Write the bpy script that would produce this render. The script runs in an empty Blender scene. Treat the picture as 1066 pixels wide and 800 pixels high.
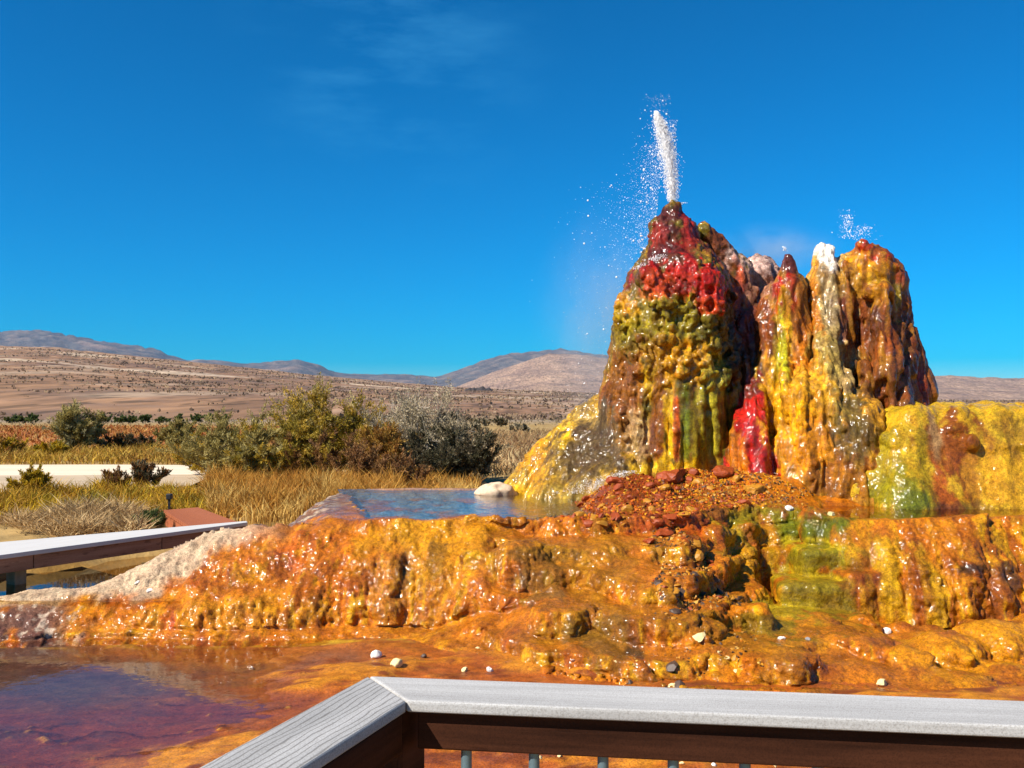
import bpy, bmesh, math, random
import numpy as np
from mathutils import Vector, Matrix

S = bpy.context.scene
R = math.radians
F32 = np.float32

# ---------------------------------------------------------------- camera, world, sun, exposure
CAMZ = 1.60          # metres above the low wet flat (z = 0)
FPX = 1000.0         # focal length in pixels of the 1066 px wide photograph
HY = 425.0           # picture row of the horizon
cam_d = bpy.data.cameras.new('camera')
cam_d.sensor_width = 36.0
cam_d.lens = 36.0 * FPX / 1066.0
cam_d.clip_start = 0.05
cam_d.clip_end = 60000
cam = bpy.data.objects.new('camera', cam_d)
S.collection.objects.link(cam)
PITCH = math.atan((HY - 400.0) / FPX)
cam.location = (0, 0, CAMZ)
cam.rotation_euler = (R(90) + PITCH, 0, 0)
S.camera = cam

SUN_EL, SUN_AZ = R(42), math.atan2(-0.83, -0.56)      # sun: left of and behind the viewer
to_sun = Vector((math.sin(SUN_AZ) * math.cos(SUN_EL), math.cos(SUN_AZ) * math.cos(SUN_EL), math.sin(SUN_EL)))
W = bpy.data.worlds.new('World')
S.world = W
W.use_nodes = True
nt = W.node_tree
nt.nodes.clear()
sky = nt.nodes.new('ShaderNodeTexSky')
sky.sky_type = 'NISHITA'
sky.sun_disc = False
sky.sun_elevation = SUN_EL
sky.sun_rotation = SUN_AZ % (2 * math.pi)
sky.altitude = 0
sky.air_density = 1.0
sky.dust_density = 0.3
sky.ozone_density = 10.0
hs = nt.nodes.new('ShaderNodeHueSaturation')
hs.inputs['Saturation'].default_value = 2.2
hs.inputs['Hue'].default_value = 0.4865
bgd = nt.nodes.new('ShaderNodeBackground')
bgd.inputs['Strength'].default_value = 0.053
wout = nt.nodes.new('ShaderNodeOutputWorld')
nt.links.new(sky.outputs[0], hs.inputs['Color'])
# a faint high wisp of cirrus, upper left of the jet
tcw = nt.nodes.new('ShaderNodeTexCoord')
mpw = nt.nodes.new('ShaderNodeMapping'); mpw.inputs['Rotation'].default_value = (0, R(-35), 0); mpw.inputs['Scale'].default_value = (4.0, 5.0, 17.0)
nw = nt.nodes.new('ShaderNodeTexNoise'); nw.inputs['Scale'].default_value = 1.3; nw.inputs['Detail'].default_value = 6; nw.inputs['Roughness'].default_value = 0.65
dw = nt.nodes.new('ShaderNodeVectorMath'); dw.operation = 'DISTANCE'; dw.inputs[1].default_value = Vector((-0.115, 0.92, 0.355)).normalized()
rw_ = nt.nodes.new('ShaderNodeMapRange'); rw_.inputs[1].default_value = 0.0; rw_.inputs[2].default_value = 0.17; rw_.inputs[3].default_value = 1.0; rw_.inputs[4].default_value = 0.0
rn_ = nt.nodes.new('ShaderNodeMapRange'); rn_.inputs[1].default_value = 0.46; rn_.inputs[2].default_value = 0.8; rn_.inputs[3].default_value = 0.0; rn_.inputs[4].default_value = 0.26
mw = nt.nodes.new('ShaderNodeMath'); mw.operation = 'MULTIPLY'
xw = nt.nodes.new('ShaderNodeMix'); xw.data_type = 'RGBA'; xw.inputs[7].default_value = (1.8, 8.5, 14.0, 1)
nt.links.new(tcw.outputs['Generated'], mpw.inputs[0]); nt.links.new(mpw.outputs[0], nw.inputs['Vector']); nt.links.new(tcw.outputs['Generated'], dw.inputs[0])
nt.links.new(dw.outputs['Value'], rw_.inputs[0]); nt.links.new(nw.outputs[0], rn_.inputs[0])
nt.links.new(rw_.outputs[0], mw.inputs[0]); nt.links.new(rn_.outputs[0], mw.inputs[1]); nt.links.new(mw.outputs[0], xw.inputs[0])
gm = nt.nodes.new('ShaderNodeGamma'); gm.inputs['Gamma'].default_value = 1.2
nt.links.new(hs.outputs[0], gm.inputs[0]); nt.links.new(gm.outputs[0], xw.inputs[6]); nt.links.new(xw.outputs[2], bgd.inputs['Color'])
nt.links.new(bgd.outputs[0], wout.inputs['Surface'])

sd = bpy.data.lights.new('sun', 'SUN')
sd.energy = 5.0
sd.angle = R(0.5)
sd.color = (1.0, 0.93, 0.82)
sun = bpy.data.objects.new('sun', sd)
S.collection.objects.link(sun)
sun.rotation_euler = (-to_sun).to_track_quat('-Z', 'Y').to_euler()
sun.location = to_sun * 50

S.view_settings.view_transform = 'Standard'
S.view_settings.look = 'None'
S.view_settings.exposure = 0.83
S.view_settings.gamma = 1.0
S.view_settings.use_curve_mapping = False
S.cycles.use_denoising = True
S.cycles.max_bounces = 6
S.cycles.transparent_max_bounces = 12
S.cycles.volume_bounces = 0
S.cycles.caustics_reflective = False
S.cycles.caustics_refractive = False

# ---------------------------------------------------------------- helpers: numbers
def at(px, py, Y):
    """world point seen at picture row/column (px, py) at depth Y along the view"""
    c, s = math.cos(PITCH), math.sin(PITCH)
    u, v = (px - 533.0) / FPX, (400.0 - py) / FPX
    dy, dz = c - v * s, s + v * c
    t = Y / dy
    return np.array((u * t, Y, CAMZ + dz * t))

def at_z(px, py, z):
    p = at(px, py, 1.0)
    t = (z - CAMZ) / (p[2] - CAMZ)
    return np.array((p[0] * t, t, z))

_G = np.array([(1,1,0),(-1,1,0),(1,-1,0),(-1,-1,0),(1,0,1),(-1,0,1),(1,0,-1),(-1,0,-1),(0,1,1),(0,-1,1),(0,1,-1),(0,-1,-1),
               (1,1,0),(-1,1,0),(0,-1,1),(0,-1,-1)], F32)
_P = np.random.default_rng(11).permutation(256).astype(np.int64)
_P = np.concatenate([_P, _P, _P])

def noise(x, y, z=0.0, seed=0):
    x = np.asarray(x, F32) + F32(seed * 17.31); y = np.asarray(y, F32) - F32(seed * 5.7); z = np.asarray(z, F32) + F32(seed * 9.13)
    x, y, z = np.broadcast_arrays(x, y, z)
    xi, yi, zi = np.floor(x), np.floor(y), np.floor(z)
    fx, fy, fz = x - xi, y - yi, z - zi
    xi = xi.astype(np.int64) & 255; yi = yi.astype(np.int64) & 255; zi = zi.astype(np.int64) & 255
    u = fx*fx*fx*(fx*(fx*6-15)+10); v = fy*fy*fy*(fy*(fy*6-15)+10); w = fz*fz*fz*(fz*(fz*6-15)+10)
    def g(i, j, k):
        h = _P[_P[_P[(xi+i) & 255] + ((yi+j) & 255)] + ((zi+k) & 255)] & 15
        gr = _G[h]
        return gr[..., 0]*(fx-i) + gr[..., 1]*(fy-j) + gr[..., 2]*(fz-k)
    a = g(0,0,0); a = a + u*(g(1,0,0)-a)
    b = g(0,1,0); b = b + u*(g(1,1,0)-b)
    c = g(0,0,1); c = c + u*(g(1,0,1)-c)
    d = g(0,1,1); d = d + u*(g(1,1,1)-d)
    a = a + v*(b-a); c = c + v*(d-c)
    return a + w*(c-a)

def fbm(x, y, z=0.0, octv=4, seed=0, gain=0.5, lac=2.03):
    s, a = 0.0, 1.0
    for o in range(octv):
        s = s + a * noise(np.asarray(x)*lac**o, np.asarray(y)*lac**o, np.asarray(z)*lac**o, seed + o*3)
        a *= gain
    return s

def sst(a, b, x):
    t = np.clip((x - a) / (b - a), 0, 1)
    return t * t * (3 - 2 * t)

def mixc(c, k, col):
    k = np.clip(np.asarray(k), 0, 1)[:, None]
    return c * (1 - k) + np.asarray(col, F32)[None, :] * k

# ---------------------------------------------------------------- helpers: scene objects
def link(o, parent=None):
    S.collection.objects.link(o)
    if parent is not None:
        o.parent = parent
    return o

def tag(o, label=None, cat=None, group=None, kind=None):
    if label: o['label'] = label
    if cat: o['category'] = cat
    if group: o['group'] = group
    if kind: o['kind'] = kind
    return o

def empty(name, loc=(0, 0, 0), rz=0.0):
    o = bpy.data.objects.new(name, None)
    o.empty_display_size = 0.2
    o.location = loc
    o.rotation_euler = (0, 0, rz)
    return link(o)

def npmesh(name, V, Fc, col=None, smooth=True):
    V = np.ascontiguousarray(V, F32); Fc = np.ascontiguousarray(Fc, np.int32)
    m = bpy.data.meshes.new(name)
    n, k = Fc.shape
    m.vertices.add(len(V)); m.vertices.foreach_set('co', V.ravel())
    m.loops.add(n * k); m.loops.foreach_set('vertex_index', Fc.ravel())
    m.polygons.add(n)
    m.polygons.foreach_set('loop_start', np.arange(0, n * k, k, dtype=np.int32))
    m.polygons.foreach_set('loop_total', np.full(n, k, np.int32))
    m.polygons.foreach_set('use_smooth', np.full(n, smooth))
    m.update(calc_edges=True)
    if col is not None:
        a = m.attributes.new('Col', 'FLOAT_COLOR', 'POINT')
        c4 = np.ones((len(V), 4), F32); c4[:, :np.shape(col)[1]] = col
        a.data.foreach_set('color', c4.ravel())
    return m

def nobj(name, V, Fc, mat, col=None, parent=None, smooth=True):
    m = npmesh(name, V, Fc, col, smooth)
    m.materials.append(mat)
    return link(bpy.data.objects.new(name, m), parent)

def vnormals(V, Q):
    a, b, c, d = (V[Q[:, i]] for i in range(4))
    n = np.cross(c - a, d - b)
    N = np.zeros_like(V)
    for i in range(4):
        for ax in range(3):
            N[:, ax] += np.bincount(Q[:, i], n[:, ax], len(V))
    return N / np.maximum(np.linalg.norm(N, axis=1, keepdims=True), 1e-9)

def grid_faces(nu, nv):
    i = np.arange(nu - 1)[:, None] * nv + np.arange(nv - 1)[None, :]
    i = i.ravel()
    return np.stack([i, i + nv, i + nv + 1, i + 1], 1)

# ---------------------------------------------------------------- helpers: materials
def mat_new(name):
    m = bpy.data.materials.new(name)
    m.use_nodes = True
    t = m.node_tree
    t.nodes.clear()
    out = t.nodes.new('ShaderNodeOutputMaterial')
    return m, t, out

def N_(t, typ, **kw):
    n = t.nodes.new(typ)
    for k, v in kw.items():
        if k in n.inputs:
            n.inputs[k].default_value = v
        else:
            setattr(n, k, v)
    return n

def noise_node(t, scale, detail=4, rough=0.55, vec=None, stretch=None):
    n = t.nodes.new('ShaderNodeTexNoise')
    n.inputs['Scale'].default_value = scale
    n.inputs['Detail'].default_value = detail
    n.inputs['Roughness'].default_value = rough
    tc = t.nodes.new('ShaderNodeTexCoord')
    src = tc.outputs['Object']
    if stretch:
        mp = t.nodes.new('ShaderNodeMapping')
        mp.inputs['Scale'].default_value = stretch
        t.links.new(src, mp.inputs['Vector'])
        src = mp.outputs[0]
    t.links.new(src, n.inputs['Vector'])
    return n

def ramp(t, fac, pts):
    r = t.nodes.new('ShaderNodeValToRGB')
    e = r.color_ramp.elements
    while len(e) < len(pts): e.new(0.5)
    for i, (p, c) in enumerate(pts):
        e[i].position = p
        e[i].color = (*c, 1) if len(c) == 3 else c
    t.links.new(fac, r.inputs[0])
    return r

def mixrgb(t, mode, fac, a, b):
    n = t.nodes.new('ShaderNodeMix')
    n.data_type = 'RGBA'
    n.blend_type = mode
    for sock, val in ((n.inputs[0], fac), (n.inputs[6], a), (n.inputs[7], b)):
        if hasattr(val, 'is_linked'):
            t.links.new(val, sock)
        else:
            sock.default_value = val if not isinstance(val, tuple) else ((*val, 1) if len(val) == 3 else val)
    return n.outputs[2]

def mat_sinter(name, rough=(0.05, 0.17), bump=0.8, bscale=40.0, spec=0.12, streak=None, vary=0.45):
    """wet mineral crust: colours by vertex, broken up by fine noise, glossy film of water"""
    m, t, out = mat_new(name)
    p = N_(t, 'ShaderNodeBsdfPrincipled')
    a = N_(t, 'ShaderNodeAttribute', attribute_name='Col')
    n1 = noise_node(t, 38.0, 5, 0.65)
    r1 = ramp(t, n1.outputs[0], [(0.3, (1 - vary,) * 3), (0.7, (1 + vary * 0.6,) * 3)])
    c = mixrgb(t, 'MULTIPLY', 1.0, a.outputs['Color'], r1.outputs[0])
    n5 = noise_node(t, 110.0, 3, 0.7)
    r5 = ramp(t, n5.outputs[0], [(0.36, (0.42, 0.36, 0.3)), (0.5, (1.0, 1.0, 1.0)), (0.68, (1.3, 1.25, 1.1))])
    c = mixrgb(t, 'MULTIPLY', 0.75, c, r5.outputs[0])
    n3 = noise_node(t, 9.0, 4, 0.6)
    r3 = ramp(t, n3.outputs[0], [(0.32, (0.78, 0.66, 0.6)), (0.62, (1.08, 1.08, 1.0))])
    c = mixrgb(t, 'MULTIPLY', 0.8, c, r3.outputs[0])
    t.links.new(c, p.inputs['Base Color'])
    n2 = noise_node(t, 6.0, 4, 0.6)
    rr = ramp(t, n2.outputs[0], [(0.35, (rough[0],) * 3), (0.65, (rough[1],) * 3)])
    p.inputs['Roughness'].default_value = 0.6
    nw2 = noise_node(t, 2.6, 4, 0.6)
    rw2 = ramp(t, nw2.outputs[0], [(0.36, (0.25,) * 3), (0.56, (1.0,) * 3)])
    mw2 = N_(t, 'ShaderNodeMath'); mw2.operation = 'MULTIPLY'
    t.links.new(rw2.outputs[0], mw2.inputs[0]); t.links.new(a.outputs['Alpha'], mw2.inputs[1]); t.links.new(mw2.outputs[0], p.inputs['Coat Weight'])
    #          # the film of running water
    p.inputs['Coat IOR'].default_value = 1.36
    t.links.new(rr.outputs[0], p.inputs['Coat Roughness'])
    nc = noise_node(t, bscale * 0.85, 2, 0.5, stretch=streak)
    bc = N_(t, 'ShaderNodeBump', Strength=0.7, Distance=0.015)
    t.links.new(nc.outputs[0], bc.inputs['Height'])
    t.links.new(bc.outputs[0], p.inputs['Coat Normal'])
    p.inputs['Specular IOR Level'].default_value = spec
    nb = noise_node(t, bscale * 0.7, 8, 0.68, stretch=streak)
    b = N_(t, 'ShaderNodeBump', Strength=bump, Distance=0.022)
    t.links.new(nb.outputs[0], b.inputs['Height'])
    t.links.new(b.outputs[0], p.inputs['Normal'])
    t.links.new(p.outputs[0], out.inputs[0])
    return m

def mat_vcol(name, rough=0.9, vary=0.0, vscale=3.0, bump=0.0, bscale=8.0, transl=0.0, spec=0.2, stretch=None, scrub=False):
    m, t, out = mat_new(name)
    a = N_(t, 'ShaderNodeAttribute', attribute_name='Col')
    c = a.outputs['Color']
    if vary:
        n1 = noise_node(t, vscale, 6, 0.62, stretch=stretch)
        r1 = ramp(t, n1.outputs[0], [(0.28, (1 - vary,) * 3), (0.72, (1 + vary,) * 3)])
        c = mixrgb(t, 'MULTIPLY', 1.0, c, r1.outputs[0])
    if scrub:        # dots of sage on the slopes
        n7 = noise_node(t, 0.30, 2, 0.5, stretch=(1, 0.22, 1))
        r7 = ramp(t, n7.outputs[0], [(0.52, (1, 1, 1)), (0.62, (0.42, 0.43, 0.40))])
        c = mixrgb(t, 'MULTIPLY', 0.85, c, r7.outputs[0])
        n8 = noise_node(t, 0.012, 4, 0.6, stretch=(1, 0.3, 1))
        r8 = ramp(t, n8.outputs[0], [(0.35, (0.72, 0.68, 0.70)), (0.65, (1.12, 1.10, 1.05))])
        c = mixrgb(t, 'MULTIPLY', 1.0, c, r8.outputs[0])
    p = N_(t, 'ShaderNodeBsdfPrincipled', Roughness=rough)
    p.inputs['Specular IOR Level'].default_value = spec
    t.links.new(c, p.inputs['Base Color'])
    if bump:
        nb = noise_node(t, bscale, 5, 0.6)
        b = N_(t, 'ShaderNodeBump', Strength=bump, Distance=0.05)
        t.links.new(nb.outputs[0], b.inputs['Height'])
        t.links.new(b.outputs[0], p.inputs['Normal'])
    sh = p.outputs[0]
    if transl:
        tr = N_(t, 'ShaderNodeBsdfTranslucent')
        t.links.new(c, tr.inputs[0])
        mx = N_(t, 'ShaderNodeMixShader', Fac=transl)
        t.links.new(sh, mx.inputs[1]); t.links.new(tr.outputs[0], mx.inputs[2])
        sh = mx.outputs[0]
    t.links.new(sh, out.inputs[0])
    return m

def mat_plain(name, col, rough=0.7, vary=0.25, scale=20.0, stretch=None, bump=0.2, metallic=0.0, spec=0.4):
    m, t, out = mat_new(name)
    p = N_(t, 'ShaderNodeBsdfPrincipled', Roughness=rough, Metallic=metallic)
    p.inputs['Specular IOR Level'].default_value = spec
    n = noise_node(t, scale, 6, 0.6, stretch=stretch)
    r = ramp(t, n.outputs[0], [(0.3, tuple(x * (1 - vary) for x in col)), (0.7, tuple(min(x * (1 + vary), 1) for x in col))])
    t.links.new(r.outputs[0], p.inputs['Base Color'])
    if bump:
        b = N_(t, 'ShaderNodeBump', Strength=bump, Distance=0.01)
        t.links.new(n.outputs[0], b.inputs['Height'])
        t.links.new(b.outputs[0], p.inputs['Normal'])
    t.links.new(p.outputs[0], out.inputs[0])
    return m

def mat_water(name, tint=(0.9, 0.8, 0.6), ripple=0.05, rscale=14.0, rough=0.02, ior=1.33):
    m, t, out = mat_new(name)
    tr = N_(t, 'ShaderNodeBsdfTransparent'); tr.inputs[0].default_value = (*tint, 1)
    gl = N_(t, 'ShaderNodeBsdfGlossy', Roughness=rough)
    lw = N_(t, 'ShaderNodeLayerWeight')
    p5 = N_(t, 'ShaderNodeMath'); p5.operation = 'POWER'; p5.inputs[1].default_value = 5.0
    t.links.new(lw.outputs['Facing'], p5.inputs[0])
    fr = N_(t, 'ShaderNodeMath'); fr.operation = 'MULTIPLY_ADD'; fr.inputs[1].default_value = 0.98; fr.inputs[2].default_value = 0.02
    t.links.new(p5.outputs[0], fr.inputs[0])
    nb = noise_node(t, rscale, 3, 0.55)
    b = N_(t, 'ShaderNodeBump', Strength=ripple, Distance=0.02)
    t.links.new(nb.outputs[0], b.inputs['Height'])
    t.links.new(b.outputs[0], gl.inputs['Normal'])
    mx = N_(t, 'ShaderNodeMixShader')
    t.links.new(fr.outputs[0], mx.inputs[0]); t.links.new(tr.outputs[0], mx.inputs[1]); t.links.new(gl.outputs[0], mx.inputs[2])
    t.links.new(mx.outputs[0], out.inputs[0])
    return m

# ---------------------------------------------------------------- helpers: implicit surfaces
class Field:
    """signed distance samples on a box; grow it from round cones and ellipsoids, then skin it (surface nets)"""
    def __init__(s, lo, hi, h):
        s.lo = np.array(lo, float); s.h = np.array(h if hasattr(h, '__len__') else (h,) * 3, float)
        s.n = np.ceil((np.array(hi) - s.lo) / s.h).astype(int) + 1
        s.ax = [(s.lo[i] + s.h[i] * np.arange(s.n[i])).astype(F32) for i in range(3)]
        s.f = np.full(tuple(s.n), 0.5, F32)
        s.g = np.zeros(tuple(s.n), np.int8)
    def box(s, lo, hi):
        a = np.clip(np.floor((np.array(lo) - s.lo) / s.h).astype(int), 0, s.n)
        b = np.clip(np.ceil((np.array(hi) - s.lo) / s.h).astype(int) + 1, 0, s.n)
        if np.any(b <= a): return None
        sl = tuple(slice(a[i], b[i]) for i in range(3))
        return sl, s.ax[0][sl[0]][:, None, None], s.ax[1][sl[1]][None, :, None], s.ax[2][sl[2]][None, None, :]
    def merge(s, sl, d, k, grp, sub=False):
        f = s.f[sl]
        if sub:
            d = -d
            h = np.maximum(k - np.abs(f - d), 0) / k
            s.f[sl] = np.maximum(f, d) + h * h * (k * 0.25)
            return
        if grp is not None:
            s.g[sl][d < f] = grp
        h = np.maximum(k - np.abs(f - d), 0) / k
        s.f[sl] = np.minimum(f, d) - h * h * (k * 0.25)
    def cone(s, a, b, ra, rb, k=0.06, grp=None):
        a = np.array(a, F32); b = np.array(b, F32); m = max(ra, rb) + k + 0.12
        q = s.box(np.minimum(a, b) - m, np.maximum(a, b) + m)
        if q is None: return
        sl, x, y, z = q
        ab = b - a; L = max(float(ab @ ab), 1e-9)
        t = np.clip(((x-a[0])*ab[0] + (y-a[1])*ab[1] + (z-a[2])*ab[2]) / L, 0, 1)
        d = np.sqrt((x-a[0]-t*ab[0])**2 + (y-a[1]-t*ab[1])**2 + (z-a[2]-t*ab[2])**2) - (ra + t*(rb-ra))
        s.merge(sl, d.astype(F32), k, grp)
    def ell(s, c, r, k=0.06, grp=None, sub=False):
        c = np.array(c, F32); r = np.array(r, F32); m = k + 0.12
        q = s.box(c - r - m, c + r + m)
        if q is None: return
        sl, x, y, z = q
        k0 = np.sqrt(((x-c[0])/r[0])**2 + ((y-c[1])/r[1])**2 + ((z-c[2])/r[2])**2)
        k1 = np.sqrt(((x-c[0])/r[0]**2)**2 + ((y-c[1])/r[1]**2)**2 + ((z-c[2])/r[2]**2)**2)
        d = np.where(k1 > 1e-6, k0 * (k0 - 1) / np.maximum(k1, 1e-6), -r.min())
        s.merge(sl, d.astype(F32), k, grp, sub)
    def rbox(s, c, r, rad, k=0.05, grp=None, rz=0.0):
        c = np.array(c, F32); r = np.array(r, F32); m = k + 0.12; e = float(np.hypot(r[0], r[1]))
        q = s.box(c - (e, e, r[2]) - m, c + (e, e, r[2]) + m)
        if q is None: return
        sl, x, y, z = q
        cs, sn = math.cos(rz), math.sin(rz)
        X = (x-c[0])*cs + (y-c[1])*sn; Yy = -(x-c[0])*sn + (y-c[1])*cs
        qx = np.abs(X)-r[0]+rad; qy = np.abs(Yy)-r[1]+rad; qz = np.abs(z-c[2])-r[2]+rad
        d = np.sqrt(np.maximum(qx,0)**2 + np.maximum(qy,0)**2 + np.maximum(qz,0)**2) + np.minimum(np.maximum(np.maximum(qx,qy),qz),0) - rad
        s.merge(sl, d.astype(F32), k, grp)
    def hit(s, px, py, y0=None, y1=None):
        """first point of the solid along the sight line through (px, py)"""
        y0 = s.ax[1][0] if y0 is None else y0; y1 = s.ax[1][-1] if y1 is None else y1
        Y = np.arange(y0, y1, s.h[1] * 0.5)
        d = at(px, py, 1.0) - (0, 0, CAMZ)
        P = np.array((0, 0, CAMZ)) + Y[:, None] * d[None, :]
        I = np.round((P - s.lo) / s.h).astype(int)
        ok = np.all((I >= 0) & (I < s.n), axis=1)
        if not ok.any(): return None
        P, I = P[ok], I[ok]
        v = s.f[I[:, 0], I[:, 1], I[:, 2]] < 0
        return P[np.argmax(v)] if v.any() else None
    def skin(s):
        f = s.f; nx, ny, nz = f.shape
        ins = f < 0
        cnt = np.zeros((nx-1, ny-1, nz-1), np.int8)
        for i in (0, 1):
            for j in (0, 1):
                for k in (0, 1):
                    cnt += ins[i:nx-1+i, j:ny-1+j, k:nz-1+k]
        act = (cnt > 0) & (cnt < 8)
        del cnt
        C = np.argwhere(act)
        idx = np.full(act.shape, -1, np.int32)
        idx[act] = np.arange(len(C))
        acc = np.zeros((len(C), 3), F32); num = np.zeros(len(C), F32)
        off = [(i, j, k) for i in (0, 1) for j in (0, 1) for k in (0, 1)]
        val = {o: f[C[:, 0]+o[0], C[:, 1]+o[1], C[:, 2]+o[2]] for o in off}
        for o in off:
            for ax in range(3):
                if o[ax] == 0:
                    e = list(o); e[ax] = 1; e = tuple(e)
                    a, b = val[o], val[e]
                    cr = (a < 0) != (b < 0)
                    t = np.where(cr, a / np.where(cr, a - b, 1), 0)
                    for q in range(3):
                        acc[:, q] += np.where(cr, o[q] + (t if q == ax else 0), 0)
                    num += cr
        V = (s.lo + (C + acc / np.maximum(num, 1)[:, None]) * s.h).astype(F32)
        grp = s.g[C[:, 0], C[:, 1], C[:, 2]]
        quads = []
        for ax in range(3):
            b1, b2 = (ax + 1) % 3, (ax + 2) % 3
            sl0 = [slice(1, -1)] * 3; sl1 = [slice(1, -1)] * 3
            sl0[ax] = slice(0, f.shape[ax]-1); sl1[ax] = slice(1, f.shape[ax])
            A, B = ins[tuple(sl0)], ins[tuple(sl1)]
            for sgn in (0, 1):
                E = np.argwhere((A & ~B) if sgn == 0 else (~A & B))
                if not len(E): continue
                E = E + np.array([0 if q == ax else 1 for q in range(3)])
                def cell(d1, d2):
                    e = E.copy(); e[:, b1] -= d1; e[:, b2] -= d2
                    return idx[e[:, 0], e[:, 1], e[:, 2]]
                q = np.stack([cell(1, 1), cell(0, 1), cell(0, 0), cell(1, 0)], 1)
                quads.append(q if sgn == 0 else q[:, ::-1])
        Q = np.concatenate(quads)
        return V, Q[(Q >= 0).all(1)], grp

def relax(V, Q, it=1, lam=0.5):
    e = np.concatenate([Q[:, [0, 1]], Q[:, [1, 2]], Q[:, [2, 3]], Q[:, [3, 0]]])
    for _ in range(it):
        deg = np.bincount(e[:, 0], minlength=len(V)) + np.bincount(e[:, 1], minlength=len(V))
        A = np.zeros_like(V)
        for ax in range(3):
            A[:, ax] = np.bincount(e[:, 0], V[e[:, 1], ax], len(V)) + np.bincount(e[:, 1], V[e[:, 0], ax], len(V))
        V = V + lam * (A / np.maximum(deg, 1)[:, None] - V)
    return V.astype(F32)

def splats(V, col, items, field, nz, soft=0.28, depth=0.35):
    """mineral stains, with some painted shade and mist: each item is (px, py, rx, ry, colour, strength) anchored where that sight line meets the rock"""
    for px, py, rx, ry, c, st in items:
        P = field.hit(px, py)
        if P is None: continue
        k = P[1] / FPX
        d = np.sqrt(((V[:, 0]-P[0])/(rx*k))**2 + ((V[:, 2]-P[2])/(ry*k))**2 + ((V[:, 1]-P[1])/max(depth, rx*k))**2)
        col = mixc(col, st * sst(1.0 + soft, 1.0 - soft, d + 1.7*nz), c)
    return col
# ---------------------------------------------------------------- mineral colours
ORANGE = (0.61, 0.180, 0.0015); GOLD = (0.66, 0.285, 0.002); YELLOW = (0.74, 0.44, 0.004); LIME = (0.58, 0.58, 0.01)
RUST = (0.22, 0.050, 0.003); BROWN = (0.13, 0.045, 0.010); RED = (0.46, 0.010, 0.004); MAROON = (0.085, 0.010, 0.010)
REDOR = (0.52, 0.060, 0.006); OLIVE = (0.25, 0.20, 0.004); GREEN = (0.105, 0.135, 0.001); DARK = (0.040, 0.022, 0.010)
TAN = (0.50, 0.34, 0.15); PINK = (0.62, 0.42, 0.36); WHITE = (0.80, 0.76, 0.70); GREY = (0.27, 0.20, 0.10); KHAKI = (0.26, 0.18, 0.03)
MAUVE = (0.13, 0.072, 0.062)

M_sinter = mat_sinter('wet_sinter')
M_drip = mat_sinter('wet_sinter_drapery', bscale=42.0, streak=(1, 1, 0.7), bump=0.6)
M_crust = mat_sinter('terrace_crust', bscale=42.0, bump=0.85, rough=(0.05, 0.17))

# ---------------------------------------------------------------- terrace: the stepped sinter mound under the cones
def X7(px, Y=7.2): return (px - 533) * Y / FPX
K = [  # px,  y0,   y1,  z1,   y2,  z2    (front toe, foot of face, height of foot, lip, lip height)
    (-270, 6.30, 6.45, 0.05, 6.8, 0.14), (-120, 6.45, 6.55, 0.05, 6.85, 0.17), (0, 6.62, 6.66, 0.06, 6.93, 0.22), (100, 6.74, 6.78, 0.05, 7.08, 0.27),
    (200, 6.72, 6.78, 0.05, 7.45, 0.60), (250, 6.72, 6.79, 0.05, 7.52, 0.705), (300, 6.72, 6.80, 0.06, 7.60, 0.745), (380, 6.72, 6.82, 0.06, 7.42, 0.755), (440, 6.60, 6.78, 0.06, 7.40, 0.755),
    (500, 6.10, 6.66, 0.13, 7.40, 0.755), (560, 5.75, 6.50, 0.27, 7.38, 0.755), (640, 5.50, 6.42, 0.34, 7.35, 0.76), (700, 5.40, 6.45, 0.35, 7.45, 0.77),
    (760, 5.35, 7.15, 0.28, 7.75, 0.79), (805, 5.40, 7.62, 0.22, 7.98, 0.79), (855, 5.35, 7.60, 0.20, 7.90, 0.77), (872, 5.35, 7.30, 0.15, 7.60, 0.76), (885, 5.30, 6.98, 0.06, 7.42, 0.755),
    (980, 5.25, 6.95, 0.06, 7.38, 0.755), (1100, 5.30, 6.98, 0.07, 7.40, 0.755), (1230, 5.6, 6.95, 0.10, 7.6, 0.60), (1330, 6.6, 7.3, 0.02, 8.2, 0.20)]
K = np.array(K)
KX = X7(K[:, 0])

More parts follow.
